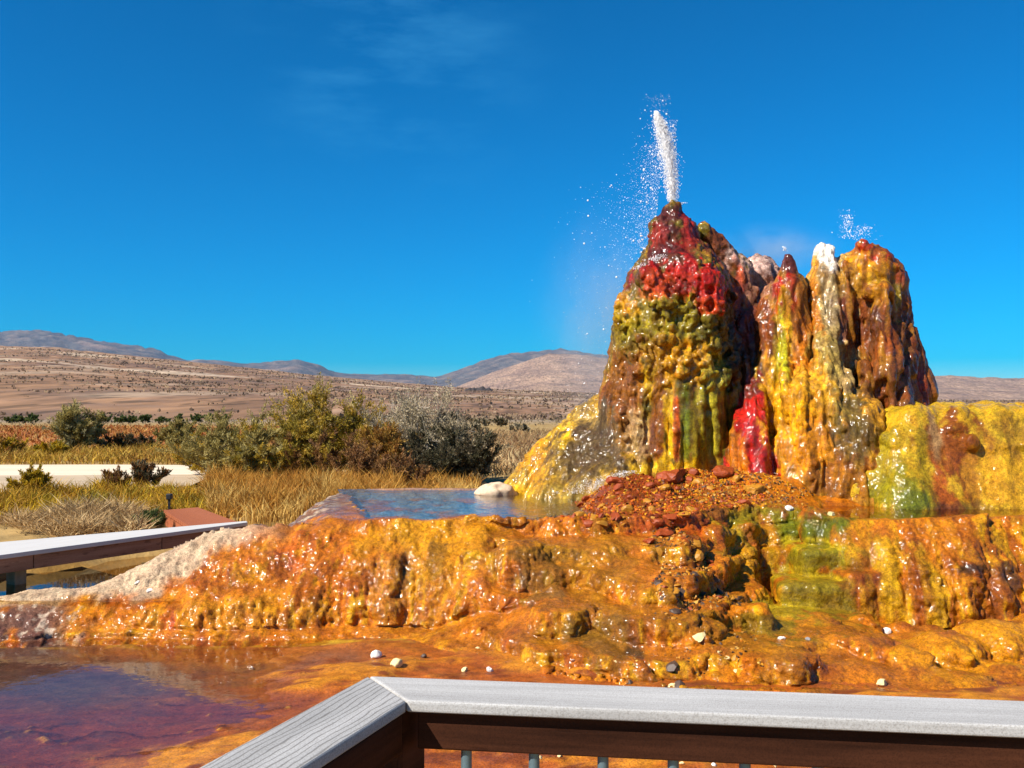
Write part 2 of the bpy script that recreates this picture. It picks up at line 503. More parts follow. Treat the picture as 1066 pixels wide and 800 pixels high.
def terrace_height(x, y):
    wob = 0.10 * noise(x*1.7, y*0.0+3, 0, 5) + 0.05 * noise(x*5, y*1.0, 0, 6)
    y = y + wob
    y0, y1, z1, y2, z2 = (np.interp(x, KX, K[:, i]) for i in range(1, 6))
    a = np.clip((y - y0) / (y1 - y0), 0, 1); b = np.clip((y - y1) / (y2 - y1), 0, 1)
    foot = z1 * (a ** 0.65) + 0.13 * np.sqrt(np.maximum(0, noise(x*2.1, y*2.6, 0, 47) + 0.12)) * sst(X7(450), X7(560), x) * (1 - 0.55*sst(X7(860), X7(900), x)) * sst(0.0, 0.25, a) * sst(0.5, 0.1, b)
    pw = np.interp(x, X7(np.array([200, 330, 500, 650, 760, 850])), [0.9, 0.62, 0.7, 0.9, 0.7, 0.55])
    face = (z2 - z1) * (b ** pw)
    h = foot + face - 0.10 * sst(0.0, -0.12, y - y0)
    # rim-stone steps on the tumbled middle slope
    mid = sst(X7(470), X7(560), x) * sst(X7(900), X7(800), x) + 0.8 * sst(X7(860), X7(920), x) * sst(0.05, 0.0, b)
    st = 0.155
    hh = h + 0.075 * noise(x*1.9, y*1.9, 0, 21) + 0.025 * noise(x*6, y*6, 0, 22)
    fl = np.floor(hh / st); fr = hh / st - fl
    stepped = (fl + sst(0.62, 0.96, fr)) * st - 0.015
    inside = (b < 1) & (h > 0.03)
    h = np.where(inside, h + (stepped - h) * np.clip(mid, 0, 1) * 0.85, h)
    # shallow basins on the flat top, a heap in front of the tallest cone, rising ground round the cones
    top = sst(y2 + 0.03, y2 + 0.22, y)
    xp = x * 1.0
    xl = -1.15 - 0.22 * (y - 7.5) + 0.06*noise(x*0, y*3, 0, 33)
    pool_b = sst(xl - 0.05, xl + 0.12, x) * sst(1.05, 0.55, x) * sst(y2 + 0.05, y2 + 0.2, y) * sst(10.25, 9.85, y + 0.1*noise(x*2, y*2, 0, 31))
    pool_r = sst(2.55, 2.75, x) * sst(y2 + 0.05, y2 + 0.25, y)
    h = h - 0.10 * np.clip(pool_b + pool_r, 0, 1)
    bx = lambda cx, cy, sx, sy: np.exp(-(((x-cx)/sx)**2 + ((y-cy)/sy)**2))
    heap = 0.17 * bx(1.45, 8.8, 0.70, 0.5) + 0.06 * noise(x*4, y*4, 0, 91) * bx(1.5, 8.7, 0.9, 0.6) + 0.15 * bx(0.95, 8.45, 0.35, 0.45) + 0.17 * bx(2.2, 8.7, 0.6, 0.35) + 0.12 * bx(2.9, 8.75, 0.5, 0.25)
    h = h + heap * top
    h = h + 0.06 * bx(3.0, 8.05, 0.25, 0.15) * top
    # the left shoulder of the pool: ridge crest running down to the boardwalk
    h = np.where((y > 7.5) & (x < 0), np.minimum(h, 0.775 - 0.50*np.maximum(0, xl - 0.22 - x)), h)
    back = sst(X7(330, 8.5), X7(270, 8.5), x)
    crest = y2 + np.interp(x, X7(np.array([-100, 0, 100, 200, 300, 400])), [0.08, 0.1, 0.15, 0.25, 0.75, 1.6])
    fall = np.clip(y - crest, 0, 9)
    drop = np.interp(x, X7(np.array([-100, 0, 150, 300, 420])), [0.55, 0.6, 0.8, 0.7, 0.35])
    h = np.where(y > crest, h - back * np.minimum(fall * drop, 1.0), h)
    h = h - 1.2 * sst(10.2, 10.9, y) * sst(0.6, 0.2, x) - 1.2 * sst(11.3, 12.0, y)
    h = h - 1.0 * sst(5.6, 6.2, x) - 0.5 * sst(-5.2, -5.6, x)
    # lumps
    rough = sst(0.02, 0.12, h)
    h = h + rough * (0.045 * noise(x*2.6, y*2.6, 0, 41) + 0.022 * noise(x*7, y*7, 0, 42)) * (1 - 0.85 * top * sst(0.70, 0.74, h))
    return h

T = Field((-5.6, 5.1, -0.14), (6.2, 12.1, 1.25), (0.0132, 0.0165, 0.0135))
gx, gy = T.ax[0][:, None], T.ax[1][None, :]
HT = terrace_height(gx + 0 * gy, gy + 0 * gx).astype(F32)
g0, g1 = np.gradient(HT, T.h[0], T.h[1])
sl = 1 / np.sqrt(1 + g0 * g0 + g1 * g1)
T.f[...] = np.clip((T.ax[2][None, None, :] - HT[:, :, None]) * sl[:, :, None].astype(F32), -0.5, 0.5)
del g0, g1, sl

def tb(px, py, Y, w, d, h, rad=0.06, rz=0.0, k=0.06):
    """block with a rounded edge whose flat top is seen at (px, py)"""
    c = at(px, py, Y)
    T.rbox((c[0], c[1], c[2] - h), (w * Y / FPX, d, h), rad, k, None, rz)
def tl(px, py, Y, w, d, h, k=0.08):
    c = at(px, py, Y)
    T.ell(c, (w * Y / FPX, d, h * Y / FPX), k)

tb(862, 568, 7.55, 37, 0.26, 0.30, 0.05, 0.05, .03)
tb(855, 602, 7.22, 46, 0.24, 0.30, 0.06, -0.08, .03)
tb(898, 592, 7.22, 28, 0.20, 0.30, 0.06, 0.1, .03)
tb(805, 636, 6.90, 46, 0.22, 0.20, 0.05, 0.05, .03)
tb(790, 650, 6.62, 60, 0.2, 0.10, 0.05, 0.12)
tb(575, 585, 7.12, 34, 0.18, 0.24, 0.08, -0.3)
tb(628, 580, 7.05, 50, 0.2, 0.2, 0.07, -0.1)
tb(650, 560, 7.28, 52, 0.16, 0.14, 0.05)
tb(700, 585, 7.15, 24, 0.16, 0.18, 0.05, 0.3)
tl(630, 622, 6.85, 36, 0.2, 26)
tl(700, 640, 6.75, 36, 0.22, 18)
tl(628, 664, 6.45, 36, 0.18, 26)
tl(690, 680, 6.25, 44, 0.25, 18)
tl(560, 655, 6.50, 34, 0.35, 24)
tl(540, 600, 6.95, 36, 0.2, 36)
tl(740, 690, 6.10, 40, 0.22, 20)
tl(800, 700, 5.95, 52, 0.25, 24)
tl(870, 690, 6.10, 40, 0.22, 24)
tl(928, 704, 6.1, 38, 0.26, 34)
tl(985, 700, 6.05, 44, 0.26, 42)
tl(1036, 692, 6.2, 42, 0.28, 46)
tl(1085, 690, 6.2, 40, 0.28, 50)
tl(900, 716, 5.75, 34, 0.2, 26)
tl(1000, 728, 5.6, 36, 0.2, 26)
tl(1050, 722, 5.75, 34, 0.2, 30)
tl(960, 684, 6.5, 30, 0.2, 24)
tl(860, 712, 5.8, 46, 0.24, 24)
tl(640, 712, 5.8, 40, 0.2, 14)
for p in ((745, 545, 600, 8), (715, 545, 590, 7), (775, 540, 605, 8), (850, 536, 560, 7), (500, 556, 610, 8), (1010, 548, 640, 9), (925, 548, 640, 7)):
    P = [T.hit(p[0], y) for y in np.linspace(p[1], p[2], 5)]
    P = [q for q in P if q is not None]
    for q0, q1 in zip(P[:-1], P[1:]):
        if np.linalg.norm(q1 - q0) < 0.5:
            T.cone(q0 + (0, 0.035, 0), q1 + (0, 0.035, 0), p[3]*0.0072*0.7, p[3]*0.0072, 0.10)

V, Q, _ = T.skin()
Nn = vnormals(V, Q)
steep = sst(0.92, 0.55, Nn[:, 2])
x, y, z = V[:, 0], V[:, 1], V[:, 2]
front = sst(8.6, 8.0, y)
fl = 0.030 * noise(x*6, y*3, z*1.2, 3) + 0.040 * (np.abs(noise(x*7, y*4, z*1.4, 13)) - .1) + 0.034 * np.abs(noise(x*15, y*6, z*2.2, 4)) + 0.016 * np.abs(noise(x*34, y*14, z*7, 14))
lump = 0.020 * noise(x*7, y*7, z*6, 8) + 0.060 * (np.abs(noise(x*6, y*6, z*5, 18)) - .12) + 0.026 * np.abs(noise(x*17, y*17, z*12, 9)) + 0.017 * noise(x*36, y*36, z*26, 10) + 0.010 * np.abs(noise(x*62, y*62, z*48, 11))
topflat = sst(0.70, 0.74, z) * sst(0.7, 0.95, Nn[:, 2])
midr = sst(X7(520), X7(600), x) * sst(X7(890), X7(800), x)
fl = fl * (1 - 0.75*midr)
stepz = sst(X7(790), X7(815), x) * sst(X7(935), X7(915), x) * sst(7.75, 7.65, y) * sst(6.6, 6.75, y)
fl = fl * (1 - 0.4*stepz); lump = lump * (1 - 0.55*stepz)
V = V + Nn * ((fl * steep + lump * (0.35 + 0.65*steep)) * front * (1 - 0.8*topflat) + lump * 0.6 * (1 - front) * (1 - topflat))[:, None]
# colour zones
n1 = fbm(x*1.6, y*1.6, z*1.6, 4, 50); n2 = fbm(x*5, y*5, z*3, 4, 55); n3 = fbm(x*14, y*10, z*4, 3, 60); n4 = fbm(x*3, y*3, z*0.8, 3, 63)
col = np.tile(np.array(ORANGE, F32), (len(V), 1))
col = mixc(col, 0.85*sst(0.0, 0.5, n1 + 0.4*n3 + 0.2*n2), GOLD)
col = mixc(col, 0.8 * sst(0.02, 0.4, n2), (0.34, 0.085, 0.003))
col = mixc(col, 0.6 * sst(0.1, 0.45, n3) * steep, (0.36, 0.10, 0.008))
col = mixc(col, 0.45 * sst(0.18, 0.42, n4) * steep, YELLOW)
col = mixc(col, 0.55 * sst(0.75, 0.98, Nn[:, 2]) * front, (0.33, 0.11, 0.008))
px = 533 + x * FPX / 7.2
left = sst(430, 250, px)
col = mixc(col, 0.6 * sst(0.1, -0.3, n1) * left * steep, REDOR)
stk = noise(x*26, y*9, z*1.3, 66) + 0.5*noise(x*52, y*18, z*2.2, 67)
col = mixc(col, 0.6*steep*sst(0.1, 0.4, stk), (0.30, 0.07, 0.003))
col = mixc(col, 0.5*steep*sst(0.12, 0.45, -stk), YELLOW)
dk = noise(x*10, y*5, z*1.6, 68) + 0.6*n3
col = mixc(col, 0.65*steep*sst(0.24, 0.44, dk), (0.13, 0.038, 0.003))
col = mixc(col, 0.55*sst(X7(480), X7(540), x)*sst(X7(820), X7(740), x)*sst(0.0, 0.35, n1 + 0.3*n2 + .1)*front, (0.34, 0.135, 0.004))
# right face: rusty streaks;  recess: green, painted darker under the lip as its shade
rt = sst(870, 900, px) * steep * front
col = mixc(col, rt * 0.75 * sst(0.0, 0.28, noise(x*7, y*2, z*0.7, 71) + 0.15*n3), RUST)
col = mixc(col, rt * 0.5 * sst(0.12, 0.3, noise(x*11, y*3, z*0.9, 72)), YELLOW)
M = [(800, 552, 46, 26, (0.20, 0.19, 0.002), .8), (845, 548, 30, 22, GREEN, .85), (780, 536, 70, 9, OLIVE, .75), (765, 560, 26, 30, OLIVE, .6), (722, 565, 10, 30, RUST, .8), (805, 575, 10, 30, RUST, .7),
     (850, 545, 24, 14, GREEN, .6), (860, 569, 40, 8, (0.46, 0.34, 0.006), .95), (858, 582, 38, 13, (0.20, 0.17, 0.004), .9), (850, 603, 50, 8, (0.40, 0.29, 0.006), .9), (850, 628, 42, 22, (0.22, 0.16, 0.006), .85), (905, 600, 24, 30, RUST, .6),
     (805, 637, 48, 7, (0.38, 0.27, 0.006), .9), (805, 650, 44, 9, (0.18, 0.13, 0.005), .8), (560, 600, 34, 30, (0.16, 0.085, 0.012), .7), (630, 668, 36, 24, (0.16, 0.09, 0.012), .65), (660, 675, 8, 18, DARK, .7), (790, 560, 16, 22, GOLD, .5),
     (770, 585, 16, 22, GOLD, .6), (500, 545, 40, 8, GOLD, .5), (450, 560, 60, 14, GOLD, .6), (600, 545, 50, 8, ORANGE, .6), (700, 600, 30, 30, ORANGE, .5), (700, 545, 40, 14, REDOR, .6),
     (690, 510, 90, 28, (0.22, 0.035, 0.006), .9), (600, 530, 30, 14, (0.25, 0.06, 0.01), .8), (700, 488, 40, 10, YELLOW, .9), (650, 492, 30, 8, (0.42, 0.2, 0.03), .8), (800, 505, 60, 14, ORANGE, .8), (740, 520, 60, 12, (0.3, 0.12, 0.01), .6),
     (980, 560, 30, 30, ORANGE, .5), (925, 600, 10, 60, YELLOW, .55), (1015, 580, 12, 60, RUST, .6), (955, 610, 10, 50, RUST, .7), (1010, 590, 16, 6, DARK, .85), (1050, 600, 10, 12, DARK, .8),
     (990, 690, 60, 30, GOLD, .55), (1040, 660, 40, 30, GOLD, .5), (430, 600, 60, 30, (0.46, 0.2, 0.012), .4), (455, 585, 8, 26, DARK, .45), (420, 600, 8, 26, DARK, .4), (240, 640, 80, 14, GOLD, .5)]
col = splats(V, col, M, T, 0.5*n2 + 0.25*n3)
# left ridge: pale dry crust on the crest, mauve wet skin, white flecks at the toe
zc = np.interp(x, KX, K[:, 5]); yl = np.interp(x, KX, K[:, 3])
lf = sst(X7(310), X7(215), x)
cr = lf * sst(6.92, 7.06, y + 0.10*n2 + 0.08*noise(x*2, 0, 0, 80) + 0.10 * sst(X7(120), X7(20), x) - 0.30 * sst(X7(150), X7(250), x))
col = mixc(col, cr * 0.95, (0.66, 0.50, 0.34))
col = mixc(col, cr * 0.5 * sst(0.1, 0.5, n2), (0.34, 0.22, 0.14))
mv = sst(X7(160), X7(60), x + 0.3*n1) * (1 - cr)
col = mixc(col, mv * 0.85 * sst(-0.35, 0.05, n2 + 0.2), MAUVE)
col = mixc(col, mv * sst(0.18, 0.34, n3 + 0.3*n2 - 0.05), (0.55, 0.42, 0.32))
ridge = sst(X7(350), X7(300), x) * sst(7.75, 8.0, y + 0.2*n2)
col = mixc(col, ridge * 0.8, (0.20, 0.12, 0.08))
col = mixc(col, ridge * sst(0.05, 0.3, n3), (0.50, 0.38, 0.26))
# pool beds and wet margins
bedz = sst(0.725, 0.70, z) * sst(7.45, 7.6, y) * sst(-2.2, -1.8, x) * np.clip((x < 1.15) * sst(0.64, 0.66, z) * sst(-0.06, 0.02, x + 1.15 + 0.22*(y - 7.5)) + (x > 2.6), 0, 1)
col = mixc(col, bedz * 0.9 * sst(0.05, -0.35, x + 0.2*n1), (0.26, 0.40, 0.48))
col = mixc(col, bedz * 0.9 * sst(-0.35, 0.05, x + 0.2*n1) * (x < 2.2), (0.11, 0.060, 0.030))
col = mixc(col, bedz * 0.6 * (x > 2.2), (0.30, 0.12, 0.01))
far = sst(9.6, 10.2, y) * sst(0.3, -0.1, x)
col = mixc(col, far * 0.6, (0.45, 0.33, 0.22))
col = col * (1 + 0.25 * n3[:, None])
wetness = np.clip(1 - 0.95*cr - 0.4*mv*(1-cr), 0.04, 1)
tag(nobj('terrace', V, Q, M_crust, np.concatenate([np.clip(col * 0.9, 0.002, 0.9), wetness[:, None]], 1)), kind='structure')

# ---------------------------------------------------------------- geyser: the cones
C = Field((-0.5, 8.25, 0.55), (4.75, 11.2, 3.75), 0.0135)
C.f[...] = 0.5
def cc(a, b, grp, k=0.07):
    """round cone between (px, py, Y, r px) and (px, py, Y, r px)"""
    A, B = at(*a[:3]), at(*b[:3])
    C.cone(A, B, a[3]*a[2]/FPX, b[3]*b[2]/FPX, k, grp)
MAIN, REAR, CURTAIN, SLIM, PALE, RIGHT, APRON, FLANK = range(8)
cc((700,221,9.6,11), (700,245,9.6,22), MAIN); cc((686,236,9.5,10), (690,264,9.5,15), MAIN); cc((704,250,9.6,24), (706,305,9.65,54), MAIN)
cc((706,305,9.65,54), (702,365,9.65,60), MAIN); cc((702,365,9.65,60), (700,510,9.65,62), MAIN)
cc((706,278,9.28,15), (738,296,9.2,15), MAIN, .05); cc((738,296,9.2,15), (742,322,9.15,13), MAIN, .05)
cc((676,290,9.2,14), (690,312,9.15,12), MAIN, .05)
cc((733,240,9.7,9), (766,284,9.8,16), MAIN); cc((766,284,9.8,16), (772,330,9.75,18), MAIN)
cc((652,318,9.5,12), (652,330,9.5,12), MAIN, .05); cc((645,335,9.6,6), (642,380,9.6,10), MAIN); cc((640,390,9.6,12), (645,480,9.5,24), MAIN)
cc((788,292,10.1,25), (792,420,10.1,40), REAR); cc((768,290,9.95,10), (775,340,9.95,14), REAR)
cc((776,335,9.75,20), (782,425,9.6,34), REAR)
cc((788,388,9.35,4), (786,440,9.1,13), CURTAIN, .04); cc((786,440,9.1,13), (785,505,8.95,22), CURTAIN, .04); cc((776,430,9.2,4), (768,500,9.0,9), CURTAIN, .03)
cc((820,270,9.5,5), (821,300,9.5,16), SLIM, .05); cc((821,300,9.5,16), (823,360,9.5,25), SLIM, .05); cc((823,360,9.5,25), (832,500,9.4,30), SLIM)
cc((801,300,9.6,6), (799,340,9.45,11), SLIM, .05); cc((799,340,9.45,11), (797,440,9.3,13), SLIM, .05)
cc((859,264,9.6,10), (860,300,9.6,20), PALE, .05); cc((860,300,9.6,20), (862,380,9.5,28), PALE, .05); cc((858,355,9.15,4), (870,400,9.05,16), PALE, .04)
cc((878,272,9.6,7), (877,330,9.55,15), PALE, .05)
cc((896,256,9.55,6), (904,284,9.6,27), RIGHT); cc((904,284,9.6,27), (910,320,9.65,33), RIGHT); cc((910,320,9.65,33), (914,380,9.65,42), RIGHT); cc((914,380,9.65,42), (925,480,9.65,58), RIGHT)
cc((899,256,9.45,6), (918,272,9.45,11), RIGHT, .05); cc((918,272,9.45,11), (932,292,9.5,12), RIGHT, .05); cc((932,292,9.5,12), (933,318,9.5,10), RIGHT, .05)
cc((882,280,9.5,6), (880,350,9.4,9), RIGHT, .05); cc((918,302,9.3,10), (905,306,9.3,9), RIGHT, .04)
cc((918,325,9.25,9), (920,390,9.15,14), RIGHT, .04); cc((945,350,9.5,8), (962,410,9.4,14), RIGHT, .05); cc((900,380,9.15,6), (902,420,9.1,10), RIGHT, .04); cc((935,375,9.25,8), (940,430,9.1,14), RIGHT, .04)
cc((855,385,9.15,14), (846,425,9.1,32), APRON); cc((846,425,9.1,32), (848,510,9.05,42), APRON)
cc((893,418,9.0,14), (893,450,8.95,34), APRON, .05); cc((893,450,8.95,34), (893,520,8.9,42), APRON, .05)
cc((628,425,9.9,14), (606,436,9.95,11), FLANK, .09); cc((606,436,9.95,11), (570,478,9.95,18), FLANK, .09); cc((570,478,9.95,18), (540,525,9.9,26), FLANK, .09); cc((625,440,9.9,20), (640,520,9.5,60), FLANK, .1)
cc((600,460,9.8,22), (585,530,9.5,40), FLANK, .1)
C.ell(at(903, 348, 9.12), (0.13, 0.22, 0.10), 0.05, None, True)
C.ell(at(760, 352, 9.2), (0.07, 0.2, 0.4), 0.08, None, True)
C.ell(at(893, 318, 9.05), (0.05, 0.10, 0.10), 0.05, None, True)
rg = np.random.default_rng(5)
def drip(px, y0, y1, r0, r1, k=0.035, sway=4, sink=0.4):
    P = []
    for i, yy in enumerate(np.linspace(y0, y1, 6)):
        q = C.hit(px + sway * math.sin(i * 0.9 + px), yy)
        if q is not None: P.append(q)
    for i in range(len(P) - 1):
        if np.linalg.norm(P[i+1] - P[i]) > 0.35: continue
        ra, rb = (r0 + (r1 - r0) * j / max(len(P) - 1, 1) for j in (i, i + 1))
        C.cone(P[i] + (0, ra*.0095*sink, 0), P[i+1] + (0, rb*.0095*sink, 0), ra*.0095, rb*.0095, k, None)
for px_, y0, y1, r0, r1 in ((684,392,495,5,7), (693,395,495,4,6), (704,388,498,7,7), (715,395,492,4,4), (724,400,492,8,8), (745,392,494,13,13), (760,372,495,5,7), (668,385,492,6,9), (655,380,490,6,10),
                            (700,310,380,5,6), (670,330,390,5,7), (736,325,392,6,8), (752,318,395,5,7), (768,350,420,4,6), (776,330,400,4,5),
                            (812,300,420,4,6), (827,320,430,5,8), (838,350,430,5,8), (806,360,470,4,7), (818,380,490,5,8), (868,300,372,4,6), (852,300,370,3,5),
                            (880,300,360,5,7), (895,290,330,4,6), (930,330,400,5,8), (952,370,425,5,7), (910,395,430,5,7), (928,400,440,5,7), (888,370,420,4,6),
                            (835,440,515,7,9), (850,450,518,6,8), (865,450,520,5,8), (822,450,510,6,8), (880,470,525,6,8), (896,465,525,5,7), (910,460,525,5,8), (790,410,495,3,4), (776,440,495,3,3)):
    drip(px_, y0, y1, r0, r1)
for i in range(95):      # thin rivulets of sinter all over
    a_, b_ = rg.uniform(640, 965), rg.uniform(260, 440)
    drip(a_, b_, b_ + rg.uniform(40, 120), rg.uniform(2, 3.5), rg.uniform(3, 5), 0.03, 1.5)
def knob(px, py, r, k=0.03, out=0.5):
    q = C.hit(px, py)
    if q is not None:
        r *= .0095
        C.ell(q + (0, r*(1-out), 0), (r*rg.uniform(.8, 1.2), r, r*rg.uniform(.7, 1.1)), k, None)
for i in range(210): knob(rg.uniform(650, 762), rg.uniform(310, 405), 2.0 + 5.5*rg.uniform()**2.2, 0.02)
for i in range(110): knob(rg.uniform(668, 745), rg.uniform(272, 322), 1.5 + 3.5*rg.uniform()**2, 0.02)
for i in range(40): knob(rg.uniform(636, 690), rg.uniform(380, 480), 1.8 + 4*rg.uniform()**2, 0.025)
for i in range(14): knob(rg.uniform(872, 945), rg.uniform(275, 400), 1.8 + 3*rg.uniform()**2, 0.025)
for i in range(26): knob(rg.uniform(815, 930), rg.uniform(390, 510), 1.6 + 2.6*rg.uniform()**2, 0.025)
for i in range(46):
    q = C.hit(rg.uniform(655, 765), rg.uniform(300, 405)); r = rg.uniform(.025, .07)
    if q is not None: C.ell(q + (0, -.01, 0), (r*.7, r*1.3, r), 0.03, None, True)
for i in range(16):
    q = C.hit(rg.uniform(880, 940), rg.uniform(320, 410)); r = rg.uniform(.02, .045)
    if q is not None: C.ell(q + (0, -.01, 0), (r*.6, r*1.3, r*1.5), 0.03, None, True)
V, Q, grp = C.skin()
V = relax(V, Q, 1, 0.35)
Nn = vnormals(V, Q)
x, y, z = V[:, 0], V[:, 1], V[:, 2]
pipe = 1 - 0.75 * np.exp(-((x-1.85)/.38)**4) * sst(1.85, 1.7, z) * (y < 9.6)
knobby = ((grp == MAIN) * sst(1.75, 2.0, z) + 0.25 * (grp == FLANK) + 0.35 * (grp == APRON))[:, None].astype(F32)
sw = 0.15 * noise(x*3, y*3, z*3, 95)
drape = 0.030 * noise((x+sw)*8, y*8, z*1.0, 91) + 0.044 * (np.abs(noise((x+sw)*13, y*13, z*0.9, 92)) - .2) + 0.018*(np.abs(noise((x+sw)*30, y*30, z*2.5, 93)) - .2)
lumpy = 0.022 * noise(x*9, y*9, z*3.5, 91) + 0.040 * (np.abs(noise(x*15, y*15, z*9, 92)) - .2) + 0.016*(np.abs(noise(x*38, y*38, z*24, 93)) - .2)
V = V + Nn * pipe[:, None] * (knobby * lumpy[:, None] + (1 - knobby) * drape[:, None] + (0.004*noise(x*70, y*70, z*40, 94))[:, None])
n1 = fbm(x*2, y*2, z*1.4, 4, 100); n2 = fbm(x*7, y*7, z*2.6, 4, 104); n3 = fbm(x*18, y*18, z*12, 3, 108)
base = np.array([(0.36,0.20,0.012), (0.20,0.06,0.02), RED, (0.34,0.14,0.010), (0.40,0.27,0.09), (0.20,0.060,0.010), (0.50,0.24,0.012), (0.42,0.24,0.014)], F32)
col = base[grp]
wmain = (grp == MAIN)
col = mixc(col, wmain * sst(0.0, 0.4, n2), (0.12, 0.09, 0.006))
col = mixc(col, wmain * sst(0.05, 0.4, -n2), (0.34, 0.10, 0.01))
M = [(700,345,64,50,OLIVE,.8), (745,365,26,60,(0.075,0.07,0.010),.85), (765,350,16,60,(0.045,0.035,0.012),.9), (700,375,44,26,GOLD,.7), (665,360,26,40,(0.24,0.12,0.012),.6), (650,322,16,16,GOLD,.8), (655,345,22,20,OLIVE,.7),  # the darkest olives paint shade onto the right side of the cone
     (676,395,10,20,YELLOW,.6), (650,400,22,40,RUST,.7), (648,440,20,40,(0.26,0.09,0.012),.7), (664,455,14,26,TAN,.55), (686,440,8,50,RUST,.75), (698,450,6,44,YELLOW,.8), (705,450,4,46,REDOR,.8), (714,440,6,50,GREEN,.85),
     (728,455,10,40,OLIVE,.8), (745,430,14,60,(0.33,0.28,0.012),.85), (757,445,6,60,GREEN,.6), (700,489,40,9,YELLOW,.9), (770,482,10,40,ORANGE,.9), (788,445,13,62,RED,1.0), (786,480,15,22,RED,1.0), (791,470,7,34,(0.20,0.010,0.006),.6), (772,485,7,16,ORANGE,.9),
     (700,225,22,16,MAROON,.95), (695,245,26,26,MAROON,.9), (683,242,9,16,(0.28,0.02,0.012),.8), (716,250,12,30,(0.30,0.012,0.008),.85), (742,258,16,24,(0.13,0.03,0.012),.95), (758,276,16,20,(0.24,0.07,0.02),.9), (770,310,14,40,(0.10,0.03,0.012),.8), (668,285,24,18,MAROON,.7), (700,270,36,14,MAROON,.85),
     (708,290,40,20,RED,.9), (738,300,18,26,RED,.95), (735,320,14,10,REDOR,.7), (690,295,16,12,REDOR,.8), (680,300,14,14,REDOR,.6), (712,298,14,8,MAROON,.6),
     (788,275,30,14,PINK,1.0), (785,300,22,24,(0.42,0.20,0.13),.8), (768,298,7,24,REDOR,.7), (788,340,20,44,MAROON,.8), (782,390,20,30,DARK,.7),  # maroon rock, with the shade of the recess painted in near black
     (820,272,10,20,MAROON,.95), (818,305,10,24,RED,.9), (815,340,7,30,REDOR,.85), (814,370,7,44,LIME,.85), (822,345,4,50,YELLOW,.7), (800,340,9,44,RUST,.75), (832,335,10,44,RUST,.6), (836,375,12,40,ORANGE,.7), (812,430,14,50,YELLOW,.8), (800,420,6,50,GOLD,.6),
     (850,285,9,30,GOLD,.8), (862,262,12,14,WHITE,1.0), (866,272,8,14,WHITE,.95), (864,315,8,36,GREY,.8), (848,330,5,40,ORANGE,.7), (866,382,14,32,(0.40,0.28,0.06),.9),
     (900,285,26,22,(0.42,0.20,0.006),.85), (894,265,10,16,GOLD,.8), (902,254,6,7,RED,.9), (917,268,12,6,(0.40,0.02,0.006),.9), (932,286,9,8,REDOR,.7), (912,280,14,8,GOLD,.8), (908,292,12,6,YELLOW,.5), (918,303,16,9,GOLD,.7), (885,300,14,14,(0.30,0.14,0.012),.7), (933,312,9,20,OLIVE,.7),
     (885,340,14,26,(0.17,0.022,0.010),.8), (905,345,20,16,DARK,.85), (922,350,10,24,RUST,.6), (945,365,16,30,(0.10,0.04,0.012),.7), (925,390,24,30,(0.18,0.055,0.01),.7), (962,405,8,20,(0.26,0.02,0.01),.8), (945,410,10,20,(0.18,0.07,0.012),.7), (905,400,14,24,BROWN,.7),  # the dark patch over the carved hollow is painted shade
     (845,405,26,26,(0.66,0.32,0.012),.9), (830,450,26,44,GOLD,.9), (850,470,26,34,ORANGE,.5), (882,428,16,24,KHAKI,.85), (895,455,22,38,(0.10,0.06,0.008),.9), (880,500,34,22,RUST,.6), (912,495,10,30,RUST,.6), (850,505,20,14,(0.25,0.09,0.01),.7),
     (590,455,40,24,YELLOW,.7), (560,490,16,40,GOLD,.8), (545,515,16,14,YELLOW,.7), (615,445,20,20,GREY,.5), (622,465,24,32,(0.10,0.065,0.025),.85), (600,490,40,34,(0.13,0.08,0.015),.8), (612,470,26,26,(0.10,0.06,0.02),.85), (565,505,20,20,(0.45,0.24,0.01),.5), (600,515,40,12,(0.30,0.20,0.03),.7), (575,470,8,30,(0.2,0.12,0.02),.5)]  # grey on the ridge paints in drifting mist, over dark wet rock
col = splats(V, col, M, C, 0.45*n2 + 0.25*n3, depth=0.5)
stk = noise(x*24, y*24, z*1.6, 140) + 0.5*noise(x*48, y*48, z*3, 141)
col = mixc(col, 0.34*sst(0.14, 0.45, stk), np.array(BROWN)*0.7)
col = col * (1 + 0.5*sst(0.1, 0.5, -stk))[:, None]
col = mixc(col, 0.35 * sst(0.1, 0.5, n3), DARK)
rgt = (grp == RIGHT)
col = mixc(col, rgt * 0.75 * sst(0.02, 0.3, noise(x*15, y*15, z*1.3, 145)) * sst(1.5, 2.2, z + 0.3*n1), (0.40, 0.17, 0.006))
col = mixc(col, rgt * 0.5 * sst(0.05, 0.3, noise(x*12, y*12, z*1.1, 146)), (0.26, 0.05, 0.004))
col = np.clip(0.88 * col * (1 + 0.3 * n2[:, None]), 0.002, 0.9)
geyser = tag(empty('geyser', at_z(760, 508, 0.75)), 'tall cluster of red, gold and green mineral cones with draped sinter flows spouting water', 'geyser')
fg = grp[Q[:, 0]]
pn = ['spout_cone', 'rear_cone', 'red_flow', 'slim_cone', 'pale_cone', 'knobbed_cone', 'flowstone_apron', 'flank_ridge']
pl = ['tallest cone, dark red at the tip and olive yellow below', 'pink topped cone set back in shadow', 'deep red flow between the cones', 'slender pointed cone with a red tip', 'tan cone with a white cap', 'rusty brown cone with knobs and a dark hollow', 'golden glistening flowstone bulge at the foot', 'yellow ridge falling to the blue pool']
gl = Vector(geyser.location)
for i in range(8):
    q = Q[fg == i]
    u, inv = np.unique(q, return_inverse=True)
    o = nobj(pn[i], V[u] - np.array(gl, F32), inv.reshape(-1, 4), M_drip, col[u], geyser)
    o['label'] = pl[i]

